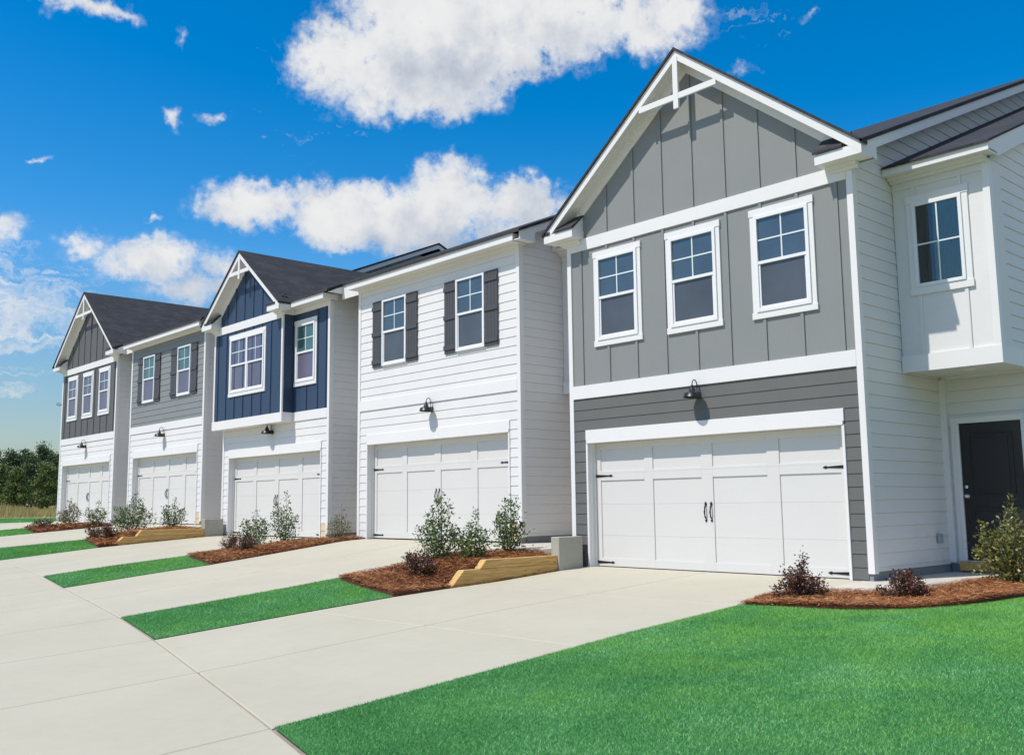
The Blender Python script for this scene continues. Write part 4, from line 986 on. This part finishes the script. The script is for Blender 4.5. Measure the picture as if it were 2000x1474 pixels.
upright_shrub(-21.3, -.95, za_(-21.3, -.95), .78, .72, 11, 700, M['leaf_g'], 'small shrub at the right edge of the farthest garage door', L=.06, Wd=.016)
upright_shrub(-15.55, -2.0, bed_B(-15.55, -2.0), 1.08, 1.05, 18, 1700, M['leaf_g'], 'widest green shrub, between the two farthest houses behind plum bushes', L=.06, Wd=.015)
upright_shrub(-15.2, -.98, bed_B(-15.2, -.98), .86, .72, 11, 800, M['leaf_g'], 'shrub before the grey-sided house garage, above its timber edging', L=.06, Wd=.015)
mound_shrub(5.32, -2.02, zE(5.3, -2.0), .34, .74, 2600, 'dark plum bush with one tall twig at the corner of the nearest driveway', spike=[(.02, .06, .54), (.05, .05, .46), (.0, .02, .40), (-.22, -.02, .33)])
mound_shrub(6.32, -1.38, zE(6.3, -1.38), .34, .62, 2400, 'round dark plum bush alone in front of the entry walkway')
mound_shrub(-1.02, -3.02, bed_D(-1.02, -3.02), .38, .80, 2600, 'dark plum bush low in the bed left of the timber edging by the nearest driveway')
mound_shrub(-8.72, -2.5, zc(-8.7, -2.5), .42, .62, 1300, 'left of the pair of plum bushes before the navy house')
mound_shrub(-8.12, -2.42, zc(-8.1, -2.42), .38, .66, 1400, 'right of the pair of plum bushes before the navy house')
mound_shrub(-15.6, -3.0, bed_B(-15.5, -2.95), .42, .70, 1000, 'left of the pair of plum bushes beside the grey-sided house driveway bed', L=.045)
mound_shrub(-14.95, -2.85, bed_B(-14.95, -2.8), .34, .62, 1000, 'plum bush at the low end of the farther timber edging', L=.045)
mound_shrub(-21.8, -2.45, za_(-21.6, -2.4), .26, .95, 900, 'flat spreading plum bush at the farthest bed', L=.05)

# ------------------------------------------------------------------ light pole and trees
t = thing('light_pole', (-88.6, 19.4, .6), 'tall thin dark pole with two floodlights behind the farthest house', 'light pole')
mb = MB(); mb.tube([(0, 0, 0), (0, 0, 10.9)], [.17, .12], 10); mb.build('pole', M['black'], t)
mb = MB(); mb.tube([(-.45, -.45, 10.75), (.45, .45, 10.75)], .04, 8); mb.build('cross_arm', M['black'], t)
for s_ in (-1, 1):
    mb = MB(); mb.prism([(-.18, -.12), (.20, -.2), (.24, .06), (-.12, .16)], 'x', -.2, .2); mb.build('floodlight', M['steel'], t, loc=(s_*.45, s_*.45, 10.85))
def pine(x, y, z, h, cw, mat, label, low=.12, n=6500, ls=.27):
    h *= .76; t = thing('pine_tree', (x, y, z), label, 'tree', 'trees at the edge of the field')
    tr_ = MB(); lean = RNG.normal(0, .25, 2)
    tr_.tube([(0, 0, -.2), (lean[0]*.4, lean[1]*.4, h*.5), (lean[0], lean[1], h*.97)], [.19, .13, .03], 8)
    P = []; nc = 34
    for i in range(nc):
        f = low+(1-low)*((i+.5)/nc); zz = h*f; rad = cw/2*(1-.72*max(0, f-.35)/.65)*(.55+.45*min(1, (f-low)/.2+.3))
        for _ in range(3):
            a = RNG.random()*6.28; rr = rad*RNG.uniform(.35, 1.0); cpt = np.array([lean[0]*f+rr*math.cos(a), lean[1]*f+rr*math.sin(a), zz+RNG.normal(0, .25)])
            if _ == 0: tr_.tube([(lean[0]*f, lean[1]*f, zz-.35), tuple(cpt)], [.05, .015], 4)
            k = n//(nc*3); q = RNG.normal(size=(k, 3))*np.array([.33, .33, .22])*(cw/4.2)*(.6+.7*RNG.random()); P.append(cpt+q)
    tr_.build('trunk', M['bark'], t); P = np.concatenate(P); D = RNG.normal(size=P.shape)
    fast_mesh('crown', leaves(P, D, ls, ls*.32), 4, mat, t)
TREES = []
def tree_at(u_deg, dist, h, cw, k, label, low=.12):
    a = math.radians(u_deg); x = CAM.x-math.sin(a)*dist; y = CAM.y+math.cos(a)*dist
    pine(x, y, far_z(x, y) if x < -60 else .7, h, cw, M['pine_l'] if k else M['pine'], label, low)
tl = [(77.4, 176, 10.0, 5.0, 0, 'dark pine beyond the left frame edge'), (76.6, 168, 10.4, 5.0, 0, 'second dark pine outside the left edge'),
 (75.55, 172, 12.4, 4.6, 0, 'open-topped tall dark pine at the far left edge of the treeline', .45), (75.3, 158, 8.6, 5.0, 1, 'shorter green tree in front at the far left of the treeline'),
 (74.75, 166, 11.6, 5.2, 0, 'broad dense dark pine, second from the left'), (74.35, 152, 7.4, 3.6, 1, 'low light-green tree standing in front of the dark pines'),
 (74.1, 170, 12.0, 4.0, 0, 'narrow tall dark pine in the middle of the treeline', .3), (73.65, 164, 11.0, 4.6, 0, 'middle dark pine with a dense lower crown'),
 (73.2, 172, 13.2, 4.6, 0, 'tallest dark pine with gaps in its top, left of the light pole', .42), (72.9, 156, 8.8, 4.8, 1, 'mid-green tree in front beside the farthest house'),
 (72.4, 168, 11.4, 4.8, 0, 'dark pine just left of the farthest house corner', .2), (71.6, 166, 11.0, 5.0, 0, 'dark pine hidden behind the farthest house corner')]
for e in tl: tree_at(e[0], e[1], e[2], e[3], e[4], e[5], *(e[6:]))

# ------------------------------------------------------------------ render settings
SC.render.engine = 'CYCLES'
SC.cycles.max_bounces = 8; SC.cycles.diffuse_bounces = 4; SC.cycles.glossy_bounces = 4; SC.cycles.transparent_max_bounces = 12
SC.render.film_transparent = False
